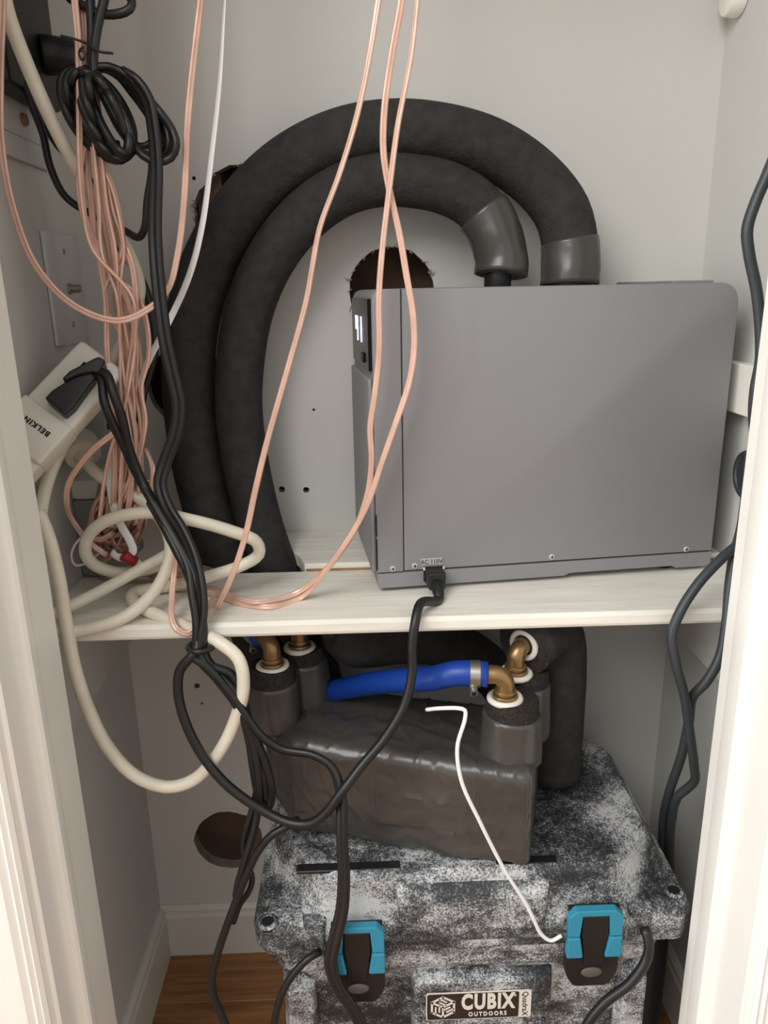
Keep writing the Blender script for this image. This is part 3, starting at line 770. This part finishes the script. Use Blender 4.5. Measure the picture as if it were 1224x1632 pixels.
# power strip lying against the wall
A0, A1, A2 = atY(129, 539, .98), atY(40, 632, .93), atY(112, 683, .92)
root = empty('power_strip', A1 - Vector((0, 0, .03)), 'white surge protector power strip leaning against the left wall', 'power strip')
PM = frame(A0, A1 - A0, A2 - A1); PN = PM.to_3x3() @ Vector((0, 0, 1)); PI = PM.inverted()
SL, sw, sm = .235, .068, .098                         # length, width, seam of the end cover
mk('housing', box(0, SL, 0, sw, -.036, 0, .006, 3), 'white_plastic', root, True, PM, 30)
mk('end_cover', box(sm, sm + .060, -.0015, sw + .0015, -.034, .005, .004, 3), 'white_plastic', root, True, PM, 30)
mk('switch_bay', box(sm + .068, SL - .006, .010, sw - .008, -.010, .0012, .003, 2), 'grey_plastic', root, M=PM)
mk('switch', box(sm + .080, SL - .018, .022, sw - .020, -.004, .005, .002, 2), 'white_plastic', root, M=PM)
for a, b_ in ((.012, .030), (.012, .046), (.022, .024), (.026, .036)):
    mk('slot', box(a, a + .006, b_ - .001, b_ + .001, -.002, .0006), 'hole_dark', root, M=PM)
Xv = PM.to_3x3() @ Vector((0, -1, 0)); Yu = PM.to_3x3() @ Vector((1, 0, 0))
text('lettering', 'BELKIN', .0093, 'ink', frame(PM @ Vector((sm + .024, sw / 2 + .003, .0052)), Xv, Yu), root, .0003, off=.0004, space=1.25)
def on_strip(px, py, h):
    o_ = PM @ Vector((0, 0, h)); r = ray(px, py); e = Vector((0, 0, H)); t = (o_ - e).dot(PN) / r.dot(PN); q = PI @ (e + r * t); return (q.x, q.y)
def plug_mesh(px, h):
    P = [on_strip(x, y_, h) for x, y_ in px]
    b = extrude_poly(P, h, PM @ Matrix.Translation((0, 0, .0005)), .0025, 2); return b
plug_a = plug_mesh([(71, 634), (102, 661), (117, 648), (138, 619), (152, 602), (146, 590), (112, 603), (82, 622)], .020)
plug_b = plug_mesh([(98, 603), (104, 606), (122, 597), (146, 592), (157, 594), (168, 574), (157, 567), (133, 579), (110, 591)], .026)
# pale round plug with its cord, grey junction boxes on the shelf end
rootbox = empty('modem', (XL + .03, 1.10, .001), 'grey plastic box standing on the shelf against the left wall', 'box')
mk('case', box(XL + .001, XL + .058, 1.062, 1.19, .0005, .118, .004, 2), 'grey_plastic', rootbox, True, angle=30)
mk('lid', box(XL + .001, XL + .056, 1.060, 1.192, .1185, .148, .005, 2), 'white_plastic', rootbox, True, angle=30)
root = empty('network_splitter', (XL + .02, 1.16, .185), 'small grey electronics box with a lit lamp behind the power strip', 'electronics box')
mk('case', box(XL + .001, XL + .045, 1.115, 1.20, .185, .262, .003, 2), 'grey_plastic', root, True, angle=30)
mk('status_lamp', cyl((XL + .044, 1.14, .205), (XL + .0468, 1.14, .205), .0022, .002, 10), 'led', root)
for z_, y_ in ((.243, 1.13), (.243, 1.15), (.224, 1.16), (.215, 1.125)):
    mk('port', box(XL + .0445, XL + .0462, y_ - .007, y_ + .007, z_ - .005, z_ + .005), 'hole_dark', root)

# ------------------------------------------------------------------ cords: white
cable('white_cable', [(2, -30, .93), (12, 20, .935), (50, 120, .95), (100, 228, .97), (158, 330, 1.0), (203, 400, 1.03), (222, 455, 1.04), (214, 505, 1.04), (186, 565, 1.03), (150, 630, 1.01), (112, 690, .985), (80, 755, .955), (68, 800, .945), (60, 850, .93)], 1, .0082,
      'white_cord', 'thick white cable slanting down from the top left past the power strip')
rt_ = empty('extension_cord', atY(125, 720, 1.03), 'white extension cord with a round plug looping over the shelf edge', 'cord')
pq = atY(128, 722, 1.035)
mk('plug', cyl(pq + Vector((-.010, .02, .012)), pq + Vector((.006, -.004, -.004)), .027, .025, 28, .005), 'white_cord', rt_, True, angle=30)
mk('plug_neck', cyl(pq + Vector((.002, -.001, -.002)), pq + Vector((.016, -.014, -.012)), .014, .0095, 20, .002), 'white_cord', rt_, True, angle=30)
cable('cord_run', [pq + Vector((.012, -.012, -.010))] and [(137, 737, 1.02), (160, 759, 1.0), (205, 783, .99), (238, 808, .98), (263, 838, .965), (272, 876, .95), (254, 931, .92), (204, 980, .888), (150, 1000, .873), (108, 1006, .865), (70, 995, .862)], .95, .0083, 'white_cord', None, parent=rt_)
cable('extension_cord', [(60, 815, .872), (77, 856, .866), (94, 925, .862), (106, 1000, .858), (120, 1068, .852), (140, 1128, .85), (170, 1188, .85), (215, 1236, .85), (266, 1254, .85), (308, 1243, .85), (345, 1205, .85), (374, 1150, .85),
      (388, 1092, .85), (380, 1050, .853), (350, 1024, .862), (300, 1000, .885), (240, 975, .905), (212, 958, 'z', .009), (214, 944, 'z', .010), (269, 934, 'z', .012), (334, 918, .955), (383, 902, .965), (412, 884, .97), (409, 864, .965), (367, 846, .955), (301, 828, .95),
      (236, 817, .95), (170, 830, .955), (142, 853, .96), (136, 880, .965), (150, 900, .975), (185, 912, .985), (228, 909, .99), (262, 897, .995), (288, 884, 1.0), (300, 882, 1.01)], .9, .0083, 'white_cord',
      'thick white cord hanging in a big loop below the shelf at the left', 'cord')
cable('extension_cord', [(60, 990, .885), (108, 968, .905), (160, 942, .93), (215, 912, .955), (262, 886, .975), (284, 872, .985), (296, 864, .99)], .95, .0078, 'white_cord', 'white cord lying straight and slanting across the left shelf end', 'cord')
cable('thin_white_wire', [(362, -40, 1.0), (358, 0, 1.0), (350, 130, 1.0), (338, 240, 1.0), (322, 360, 1.0), (302, 438, 1.0), (268, 515, 1.0), (240, 568, 1.0), (222, 612, 1.01), (205, 680, 1.03), (188, 720, 1.03)], 1, .0042, 'white_wire',
      'flat thin white wire hanging straight down left of the black hoses', 'wire', kind='flat', twist=lambda t: 1.3 * max(0, min(1, (.82 - t) * 3.2)))
cable('ribbon_cable', [(182, 718, 1.0), (176, 760, .985), (180, 800, .98), (190, 832, .975), (207, 862, .972), (212, 878, .972), (203, 887, .972), (188, 888, .975), (178, 880, .98)], 1, .0058, 'white_wire',
      'flat white printed ribbon cable curling in front of the copper tangle', 'cable', kind='flat', step=.004)
cable('ribbon_cable', [(160, 842, 1.0), (128, 858, .99), (114, 882, .985), (120, 900, .985), (140, 896, .99), (158, 880, 1.0)], 1, .0052, 'white_wire', 'small flat white cable loop beside the grey box', 'cable', kind='flat', step=.004, side=(0, 0, 1))
# thin bent white wire in front of the taped block
cable('bent_white_wire', [(680, 1131, .83), (700, 1129, .815), (732, 1129, .80), (741, 1132, .797), (741, 1146, .795), (729, 1190, .79), (735, 1243, .785), (765, 1310, .783), (805, 1388, .785), (838, 1440, .786), (851, 1466, .786), (862, 1488, .787), (878, 1499, .787), (895, 1491, .789)], .79, .0025, 'white_wire',
      'thin bent white wire hanging in front of the taped block', 'wire', step=.003)

# ------------------------------------------------------------------ cords: copper speaker wire
tw = lambda a, b_: (lambda t: a + b_ * math.sin(t * 9 + a * 5))
cable('speaker_wire', [(612, -60, .93), (603, 0, .93), (592, 70, .93), (570, 180, .93), (540, 280, .93), (510, 362, .93), (497, 430, .93), (488, 480, .93), (455, 600, .93), (424, 710, .93), (405, 790, .93), (392, 850, .928), (368, 922, .92), (344, 970, 'z', .006)], .93, .0021, 'copper',
      'copper speaker wire crossing the black hoses, leftmost of three hanging from the top centre', 'wire', kind='twin', twist=tw(.4, .5))
cable('speaker_wire', [(648, -60, .925), (640, 0, .925), (624, 90, .925), (613, 170, .925), (611, 240, .925), (620, 300, .925), (636, 370, .925), (648, 440, .925), (658, 500, .925), (660, 555, .925), (652, 610, .925), (634, 665, .925), (611, 730, .925), (587, 800, .927), (562, 848, .93), (520, 908, .935), (478, 953, 'z', .004), (432, 967, 'z', .004), (385, 962, 'z', .004), (340, 946, 'z', .006), (300, 938, 'z', .006), (255, 940, 'z', .006)], .93, .0021, 'copper',
      'copper speaker wire bowing across the chiller face then lying on the shelf', 'wire', kind='twin', twist=tw(.1, .5))
cable('speaker_wire', [(670, -60, .92), (665, 0, .92), (655, 90, .92), (634, 200, .92), (622, 290, .92), (610, 390, .92), (604, 470, .92), (604, 560, .92), (597, 630, .92), (590, 680, .923), (592, 735, .926), (585, 790, .93), (562, 850, .934), (522, 905, .938), (470, 946, 'z', .011), (410, 959, 'z', .011), (365, 948, 'z', .010), (330, 936, 'z', .010), (280, 930, 'z', .006)], .93, .0021, 'copper',
      'copper speaker wire hanging along the left front edge of the chiller', 'wire', kind='twin', twist=tw(.9, .4))
cable('speaker_wire', [(6, -60, .90), (4, 0, .90), (0, 120, .90), (2, 230, .90), (20, 330, .90), (58, 425, .905), (118, 487, .91), (188, 511, .92), (240, 490, .94), (268, 460, .96), (284, 400, .97), (294, 310, .97), (298, 210, .97), (307, 110, .97), (320, 0, .97), (326, -50, .97)], .93, .0021, 'copper',
      'copper speaker wire swagged in one long loop below the wall plate', 'wire', kind='twin', twist=tw(.3, .4))
cable('speaker_wire', [(283, 858, .96), (279, 895, .93), (274, 950, .90), (274, 985, .878), (282, 1003, .868), (300, 1010, .868), (312, 1000, .872), (322, 975, 'z', .006), (345, 952, 'z', .006)], .9, .0021, 'copper',
      'copper speaker wire hooked over the shelf front edge', 'wire', kind='twin', twist=tw(.2, .3))
spine = [(128, -50), (128, 0), (134, 60), (139, 130), (146, 200), (152, 260), (160, 330), (172, 400), (187, 470), (200, 540), (206, 600), (208, 660), (204, 715), (198, 770), (190, 830)]
for k in range(10):
    pts = []; ph = random.uniform(0, 6.28); of = (k - 4.5) * 2.6; dy = .985 + .0075 * (k * 7 % 10 - 4.5)
    for i, (x, y_) in enumerate(spine):
        sp = 1 if i < 4 else 1.0 + .28 * min(i - 3, 6)
        pts.append((x + of * sp * (1 if i < 8 else math.cos(i * .45 + ph * .3)) + random.uniform(-2.5, 2.5) + 4 * math.sin(i * .8 + ph), y_ + random.uniform(-6, 6), dy + (.01 if i > 8 else 0)))
    cable('speaker_wire', pts, 1, .0021, 'copper', 'copper speaker wire in the hanging bundle left of the black cord', 'wire', 'copper wires in the hanging bundle', kind='twin', twist=tw(random.uniform(0, 3), .6))
for pts, lab in (([(150, 215, .98), (136, 232, .975), (126, 290, .972), (134, 345, .972), (156, 402, .972), (168, 470, .972), (171, 560, .972), (180, 660, .975), (183, 760, .975), (178, 840, .985)], 'copper speaker wire bulging out on the left of the hanging bundle'),
                 ([(158, 250, .975), (180, 300, .97), (193, 355, .97), (198, 400, .97), (193, 440, .97), (190, 520, .97), (198, 600, .97), (216, 690, .97), (214, 740, .975), (190, 800, .98)], 'copper speaker wire lying on the white cable right of the bundle'),
                 ([(200, 392, .975), (212, 430, .97), (216, 500, .97), (205, 580, .97), (200, 640, .97), (206, 690, .97), (212, 735, .972), (205, 790, .98)], 'copper speaker wire branching from the bundle below the white cable bend'),
                 ([(196, 450, .985), (222, 480, .98), (236, 530, .975), (236, 575, .975), (226, 618, .975), (232, 670, .972), (226, 705, .972), (210, 760, .975), (196, 800, .98)], 'copper speaker wire bowing out to the right of the bundle above the shelf'),
                 ([(203, 672, .972), (182, 690, .96), (150, 715, .955), (124, 745, .955), (108, 775, .96), (106, 800, .965), (114, 826, .98), (140, 862, .985), (170, 885, .99)], 'copper speaker wire bent out to the left over the round white plug'),
                 ([(232, 715, .99), (243, 745, .985), (242, 775, .985), (230, 800, .99), (215, 830, 1.0)], 'copper speaker wire curling right of the tangle')):
    cable('speaker_wire', pts, 1, .0021, 'copper', lab, 'wire', kind='twin', twist=tw(random.uniform(0, 3), .5))
for k in range(16):                                   # the tangle of loops on the shelf
    cx, cy = 190 + random.uniform(-18, 20), 822 + random.uniform(-14, 16); rx, ry = random.uniform(16, 40), random.uniform(34, 70); ti = random.uniform(-.1, .75); a0 = random.uniform(0, 6.28); Yk = 1.0 + random.uniform(-.012, .04)
    pts = []
    for i in range(15):
        a = a0 + i * 2 * math.pi / 13 * 1.0; e = 1 - .012 * i
        x = rx * e * math.cos(a); y_ = ry * e * math.sin(a)
        pts.append((cx + x * math.cos(ti) - y_ * math.sin(ti) + random.uniform(-2, 2), min(902, cy + x * math.sin(ti) + y_ * math.cos(ti)), Yk + .012 * math.sin(a + k) + .0008 * i))
    cable('speaker_wire', pts, 1, .0021, 'copper_shaded', 'looped copper speaker wire in the tangle heaped on the left shelf end', 'wire', 'copper wire loops in the shelf tangle', kind='twin', twist=tw(k, .6))
for k, pts in enumerate(([(180, 905, 'z'), (230, 915, 'z'), (270, 912, 'z'), (320, 905, 'z'), (345, 915, 'z'), (300, 925, 'z'), (240, 922, 'z')], [(175, 915, 'z'), (215, 925, 'z'), (262, 922, 'z'), (312, 915, 'z'), (330, 905, 'z')], [(150, 905, 'z'), (170, 920, 'z'), (200, 912, 'z'), (250, 900, 'z'), (300, 898, 'z')])):
    cable('speaker_wire', pts, 1, .0021, 'copper_shaded', 'copper speaker wire lying flat on the shelf under the white cords', 'wire', 'copper wires flat under the white cords', kind='twin', twist=tw(k, .3))
rc = empty('audio_plug', atY(207, 893, .985), 'small red audio plug in the copper tangle on the shelf', 'plug')
p0 = atY(196, 884, .968); p1 = atY(216, 896, .975)
mk('plug_barrel', cyl(p0, p1, .0085, .0075, 18, .0015), 'red', rc, True, angle=30)
mk('plug_ring', cyl(p1, p1 + (p1 - p0) * .5, .006, .006, 16, .001), 'white_plastic', rc, True, angle=30)

# ------------------------------------------------------------------ cords: black, upper left
ca = empty('coiled_cord', atY(190, 250, .96), 'black power cord coiled and tied at the upper left', 'cord')
lo = []
for k in range(6):                                    # left lobe
    for i in range(12):
        a = -math.pi / 2 - .3 + 2 * math.pi * i / 12; R1 = 84 - k * 3.2; R2 = 42 - k * 5.2
        x, y_ = R1 * math.cos(a - math.pi / 2 + math.pi), R2 * math.sin(a - math.pi / 2 + math.pi)
        t = math.radians(56 + k * 2.0)
        lo.append((155 + k * 3.4 + x * math.cos(t) - y_ * math.sin(t), 182 + x * math.sin(t) + y_ * math.cos(t), .955 + .006 * ((k * 3 + i) % 4) - .004 * k))
cable('left_turns', lo, 1, .0050, 'black_cord', None, parent=ca)
for k, (dx, dy_) in enumerate(((0, 0), (-7, 5), (-16, 12), (-20, 16))):
    P = [(150, 108), (172, 106), (205, 122), (232, 152), (256, 180), (274, 206), (281, 232), (272, 252), (252, 258), (228, 248), (205, 222), (184, 186), (164, 148), (150, 118)]
    if k: P = [(150 + (x - 150) * (1 - .09 * k), 108 + (y_ - 108) * (1 - .06 * k) + dy_ * .2) for x, y_ in P]
    cable('right_turn', [(x, y_, .952 + .009 * k + .003 * (i % 2)) for i, (x, y_) in enumerate(P)], 1, .0046, 'black_cord', None, parent=ca)
cable('tail', [(150, 112, .95), (176, 150, .946), (200, 190, .945), (210, 225, .945), (205, 246, .947), (190, 244, .95), (184, 226, .953)], 1, .0048, 'black_cord', None, parent=ca)
cable('lead', [(143, -40, .955), (144, 0, .955), (146, 50, .955), (147, 108, .955), (160, 140, .952)], 1, .0052, 'black_cord', None, parent=ca)
cable('lead', [(172, -40, .95), (166, 0, .95), (154, 50, .95), (150, 112, .95), (165, 150, .948)], 1, .0052, 'black_cord', None, parent=ca)
tt = cable('twist_tie', [(97, 57, .94), (118, 62, .94), (135, 68, .942), (148, 76, .938), (158, 82, .942), (180, 85, .94)], 1, .0014, 'black_cord', None, parent=ca, step=.003)
cable('twist_tie', [(127, 78, .94), (136, 86, .94), (131, 96, .94), (126, 84, .942), (133, 74, .94)], 1, .0013, 'black_cord', None, parent=ca, step=.002)
cable('cord_loop', [(100, -20, .97), (112, -2, .965), (135, 10, .96), (160, 22, .955), (190, 22, .95), (207, 14, .95), (210, 0, .955), (196, -14, .96)], 1, .0048, 'black_cord', 'black cord loop at the very top left beside the bundle', 'cord')
# adapter cord looping down and back to the coil
cable('adapter_cord', [(37, 132, 1.0), (50, 166, 1.0), (68, 212, 1.005), (80, 265, 1.01), (104, 313, 1.02), (145, 341, 1.03), (180, 358, 1.03), (203, 370, 1.0), (222, 378, .98), (231, 362, .97), (235, 320, .965), (242, 275, .96), (244, 235, .955)], 1, .0046, 'black_cord', 'black cord dropping from the adapter and looping back to the coil', 'cord')
cable('rear_black_cord', [(58, 172, 1.06), (70, 195, 1.06), (95, 234, 1.06), (135, 275, 1.06), (168, 350, 1.06), (195, 400, 1.06), (228, 452, 1.05), (242, 505, 1.04), (246, 560, 1.04), (226, 640, 1.04), (222, 700, 1.04), (214, 735, 1.03), (206, 775, 1.02)], 1, .0055, 'black_cord', 'black cord passing behind the white cable and copper bundle', 'cord')
# the heavy cord from the coil down the left of the hoses
b1 = [(196, 118, .956), (218, 132, .95), (236, 160, .95), (244, 200, .95), (249, 260, .95), (247, 370, .95), (252, 450, .945), (263, 540, .94), (276, 600, .94), (285, 645, .94), (280, 690, .94), (264, 735, .94), (255, 770, .935), (266, 806, .925), (290, 845, .91), (308, 885, .895), (319, 930, .88), (322, 975, .868), (316, 1015, .860), (318, 1048, .855)]
hv = cable('heavy_cord', b1 + [(345, 1080, .85), (382, 1128, .845), (415, 1172, .84), (448, 1194, .838), (500, 1204, .83), (528, 1222, .822), (542, 1258, .81), (545, 1330, .795), (548, 1400, .786), (545, 1450, .782), (533, 1500, .778), (527, 1535, .776), (538, 1572, .774), (560, 1605, .772), (582, 1650, .77), (590, 1720, .77)], 1, .0046, 'black_cord',
           'heavy black cord running from the coil over the shelf and across the left latch', 'cord', kind='twin', twist=tw(.5, .35))
cable('heavy_cord', [(322, 1026, .866), (330, 1050, .86), (352, 1078, .855), (372, 1100, .85), (392, 1140, .848), (410, 1182, .846), (424, 1220, .844), (433, 1262, .842), (426, 1288, .842), (414, 1272, .845), (404, 1225, .846), (397, 1180, .85), (384, 1132, .856), (362, 1096, .858), (340, 1066, .86)], 1, .0055, 'black_cord', 'black cord folded back in a narrow loop against the taped block', 'cord')
# plugs of the strip with their cords
o = empty('strip_plug', PM @ Vector((.09, .04, 0)), 'larger flat black plug in the power strip with its cord', 'plug')
mk('plug_body', plug_a, 'black_plastic', o)
cs = PM @ Vector((*on_strip(150, 599, .013), .013))
def cable3(name, first, pts, r, parent):
    C = catmull(first + path(pts, 1), .006); return mk(name, sweep(C, circ(r, 12)), 'black_cord', parent, True)
low2 = [(300, 905, .89), (306, 945, .876), (313, 990, .864), (312, 1030, .857), (308, 1046, .852)]
cable3('cord_run', [cs, cs + Vector((.010, -.006, -.003))], [(166, 640, .925), (180, 676, .93), (197, 710, .94), (216, 752, .95), (244, 802, .93), (273, 852, .91)] + low2 + [(330, 1062, .85), (365, 1105, .848), (395, 1160, .848), (410, 1220, .842), (412, 1270, .838), (405, 1320, .83), (392, 1368, .82), (380, 1410, .815), (377, 1428, .814)], .0056, o)
o2 = empty('strip_plug', PM @ Vector((.04, .06, 0)), 'narrow angled black plug at the upper end of the power strip', 'plug')
mk('plug_body', plug_b, 'black_plastic', o2)
cs = PM @ Vector((*on_strip(156, 594, .018), .018))
cable3('cord_run', [cs, cs + Vector((.012, -.006, -.001))], [(181, 628, .925), (195, 668, .93), (206, 715, .94), (226, 765, .945), (254, 815, .925), (283, 865, .905), (309, 915, .888), (318, 960, .876), (324, 1000, .865), (325, 1040, .858), (335, 1060, .856), (368, 1074, .856), (383, 1102, .855), (394, 1140, .855), (402, 1180, .85), (418, 1230, .845), (425, 1275, .843)], .0056, o2)
tie = mk('cable_tie', torus(atY(320, 1030, .862), (0, 0, 1), .0150, .0038, 28, 8), 'black_plastic', None, True)
tag(tie, 'black tie binding the cords just below the shelf edge', 'cable tie')
# chiller mains lead: plug, loop over the taped block, back to the wrap
rt_ = empty('chiller_power_cord', CM @ Vector((.078, -.03, .0)), 'black power cord plugged into the chiller and drooping over the shelf', 'cord')
pb = CM @ Vector((.0785, -.001, .0225))
mk('plug', box(.0665, .0905, -.026, .002, .0085, .0335, .003, 2), 'black_plastic', rt_, M=CM)
mk('strain_relief', cyl(CM @ Vector((.0785, -.024, .016)), CM @ Vector((.0765, -.046, .004)), .0095, .0065, 16, .001), 'black_plastic', rt_, True, angle=30)
C = catmull([CM @ Vector((.0785, -.026, .015)), CM @ Vector((.0765, -.046, .004))] + path([(670, 962, .888), (662, 990, .868), (657, 1030, .86), (657, 1070, .855), (645, 1122, .845), (612, 1178, .83), (575, 1222, .815), (545, 1262, .80), (520, 1295, .80), (495, 1312, .805), (465, 1312, .81), (420, 1292, .82), (365, 1254, .828), (325, 1208, .835), (297, 1155, .84), (284, 1105, .845), (287, 1068, .848), (305, 1046, .85), (314, 1034, .854), (316, 1000, .868), (310, 955, .880), (300, 915, .890), (279, 872, .903), (258, 832, .92), (240, 800, .94)], 1), .006)
mk('cord_run', sweep(C, circ(.0062, 12)), 'black_cord', rt_, True)
cable('low_black_cord', [(476, 1306, .815), (455, 1318, .815), (432, 1332, .812), (412, 1356, .81), (395, 1390, .808), (378, 1432, .806), (360, 1480, .802), (344, 1530, .80), (338, 1560, .798), (342, 1592, .795), (358, 1630, .79), (376, 1680, .785)], 1, .0052, 'black_cord', 'black cord trailing down past the left of the cooler to the floor', 'cord')
cable('low_black_cord', [(412, 1240, .84), (404, 1280, .836), (395, 1312, .83), (388, 1345, .83), (392, 1372, .828), (402, 1400, .826), (396, 1422, .824), (383, 1440, .822), (372, 1470, .822)], 1, .004, 'black_cord', 'thin black cord bending beside the lid corner and the dark wall hole', 'cord')
cable('low_black_cord', [(510, 1516, .797), (492, 1527, .788), (465, 1556, .782), (447, 1590, .78), (438, 1630, .778), (434, 1690, .775)], 1, .0050, 'black_cord', 'thin black cord coming from under the lid at the cooler front left', 'cord')
cable('low_black_cord', [(1026, 1478, .795), (1034, 1500, .785), (1030, 1530, .778), (1005, 1566, .77), (965, 1597, .765), (935, 1635, .762), (915, 1690, .76)], 1, .0068, 'black_cord', 'black cord curving down the cooler front beside the right latch', 'cord')

# ------------------------------------------------------------------ cords: right side
cable('right_cord', [(1240, 235, .885), (1222, 280, .885), (1204, 322, .885), (1191, 365, .885), (1194, 405, .885), (1206, 465, .885), (1212, 530, .885), (1212, 575, .885), (1204, 618, .885), (1201, 660, .89), (1204, 700, .90), (1206, 760, .90), (1200, 815, .90), (1180, 862, .90), (1150, 890, .885), (1113, 930, .872), (1084, 975, .862), (1071, 1012, .858), (1078, 1060, .856), (1091, 1110, .862), (1099, 1165, .875), (1106, 1218, .89), (1107, 1244, .90), (1096, 1256, .91), (1080, 1270, .92), (1071, 1305, .94), (1068, 1345, .965), (1069, 1400, .99), (1070, 1480, .99)], .9, .0064, 'hazed_black',
      'dark cord hanging in front of the right wall and kinking below the shelf', 'cord')
cable('right_cord', [(1196, 720, .93), (1190, 780, .925), (1182, 840, .915), (1170, 885, .90), (1163, 930, .885), (1158, 990, .87), (1148, 1045, .862), (1126, 1086, .862), (1104, 1110, .872), (1098, 1150, .885), (1086, 1205, .905), (1068, 1258, .93), (1058, 1298, .955), (1055, 1345, .98), (1056, 1400, 1.0), (1058, 1480, 1.0)], .9, .0064, 'hazed_black',
      'dark cord bowing right beside the frame and joining its neighbour below the shelf', 'cord')
q = atX(1193, 757, XR - .001)
root = empty('wall_grommet', (XR - .001, q.y, q.z - .03), 'dark round cable grommet on the right wall beside the chiller', 'grommet')
mk('ring', torus((XR - .004, q.y, q.z), (1, 0, 0), .030, .0045, 32, 8), 'hazed_black', root, True)
mk('cover', cyl((XR - .0005, q.y, q.z), (XR - .005, q.y, q.z), .030, .028, 32), 'hazed_black', root, True, angle=30)
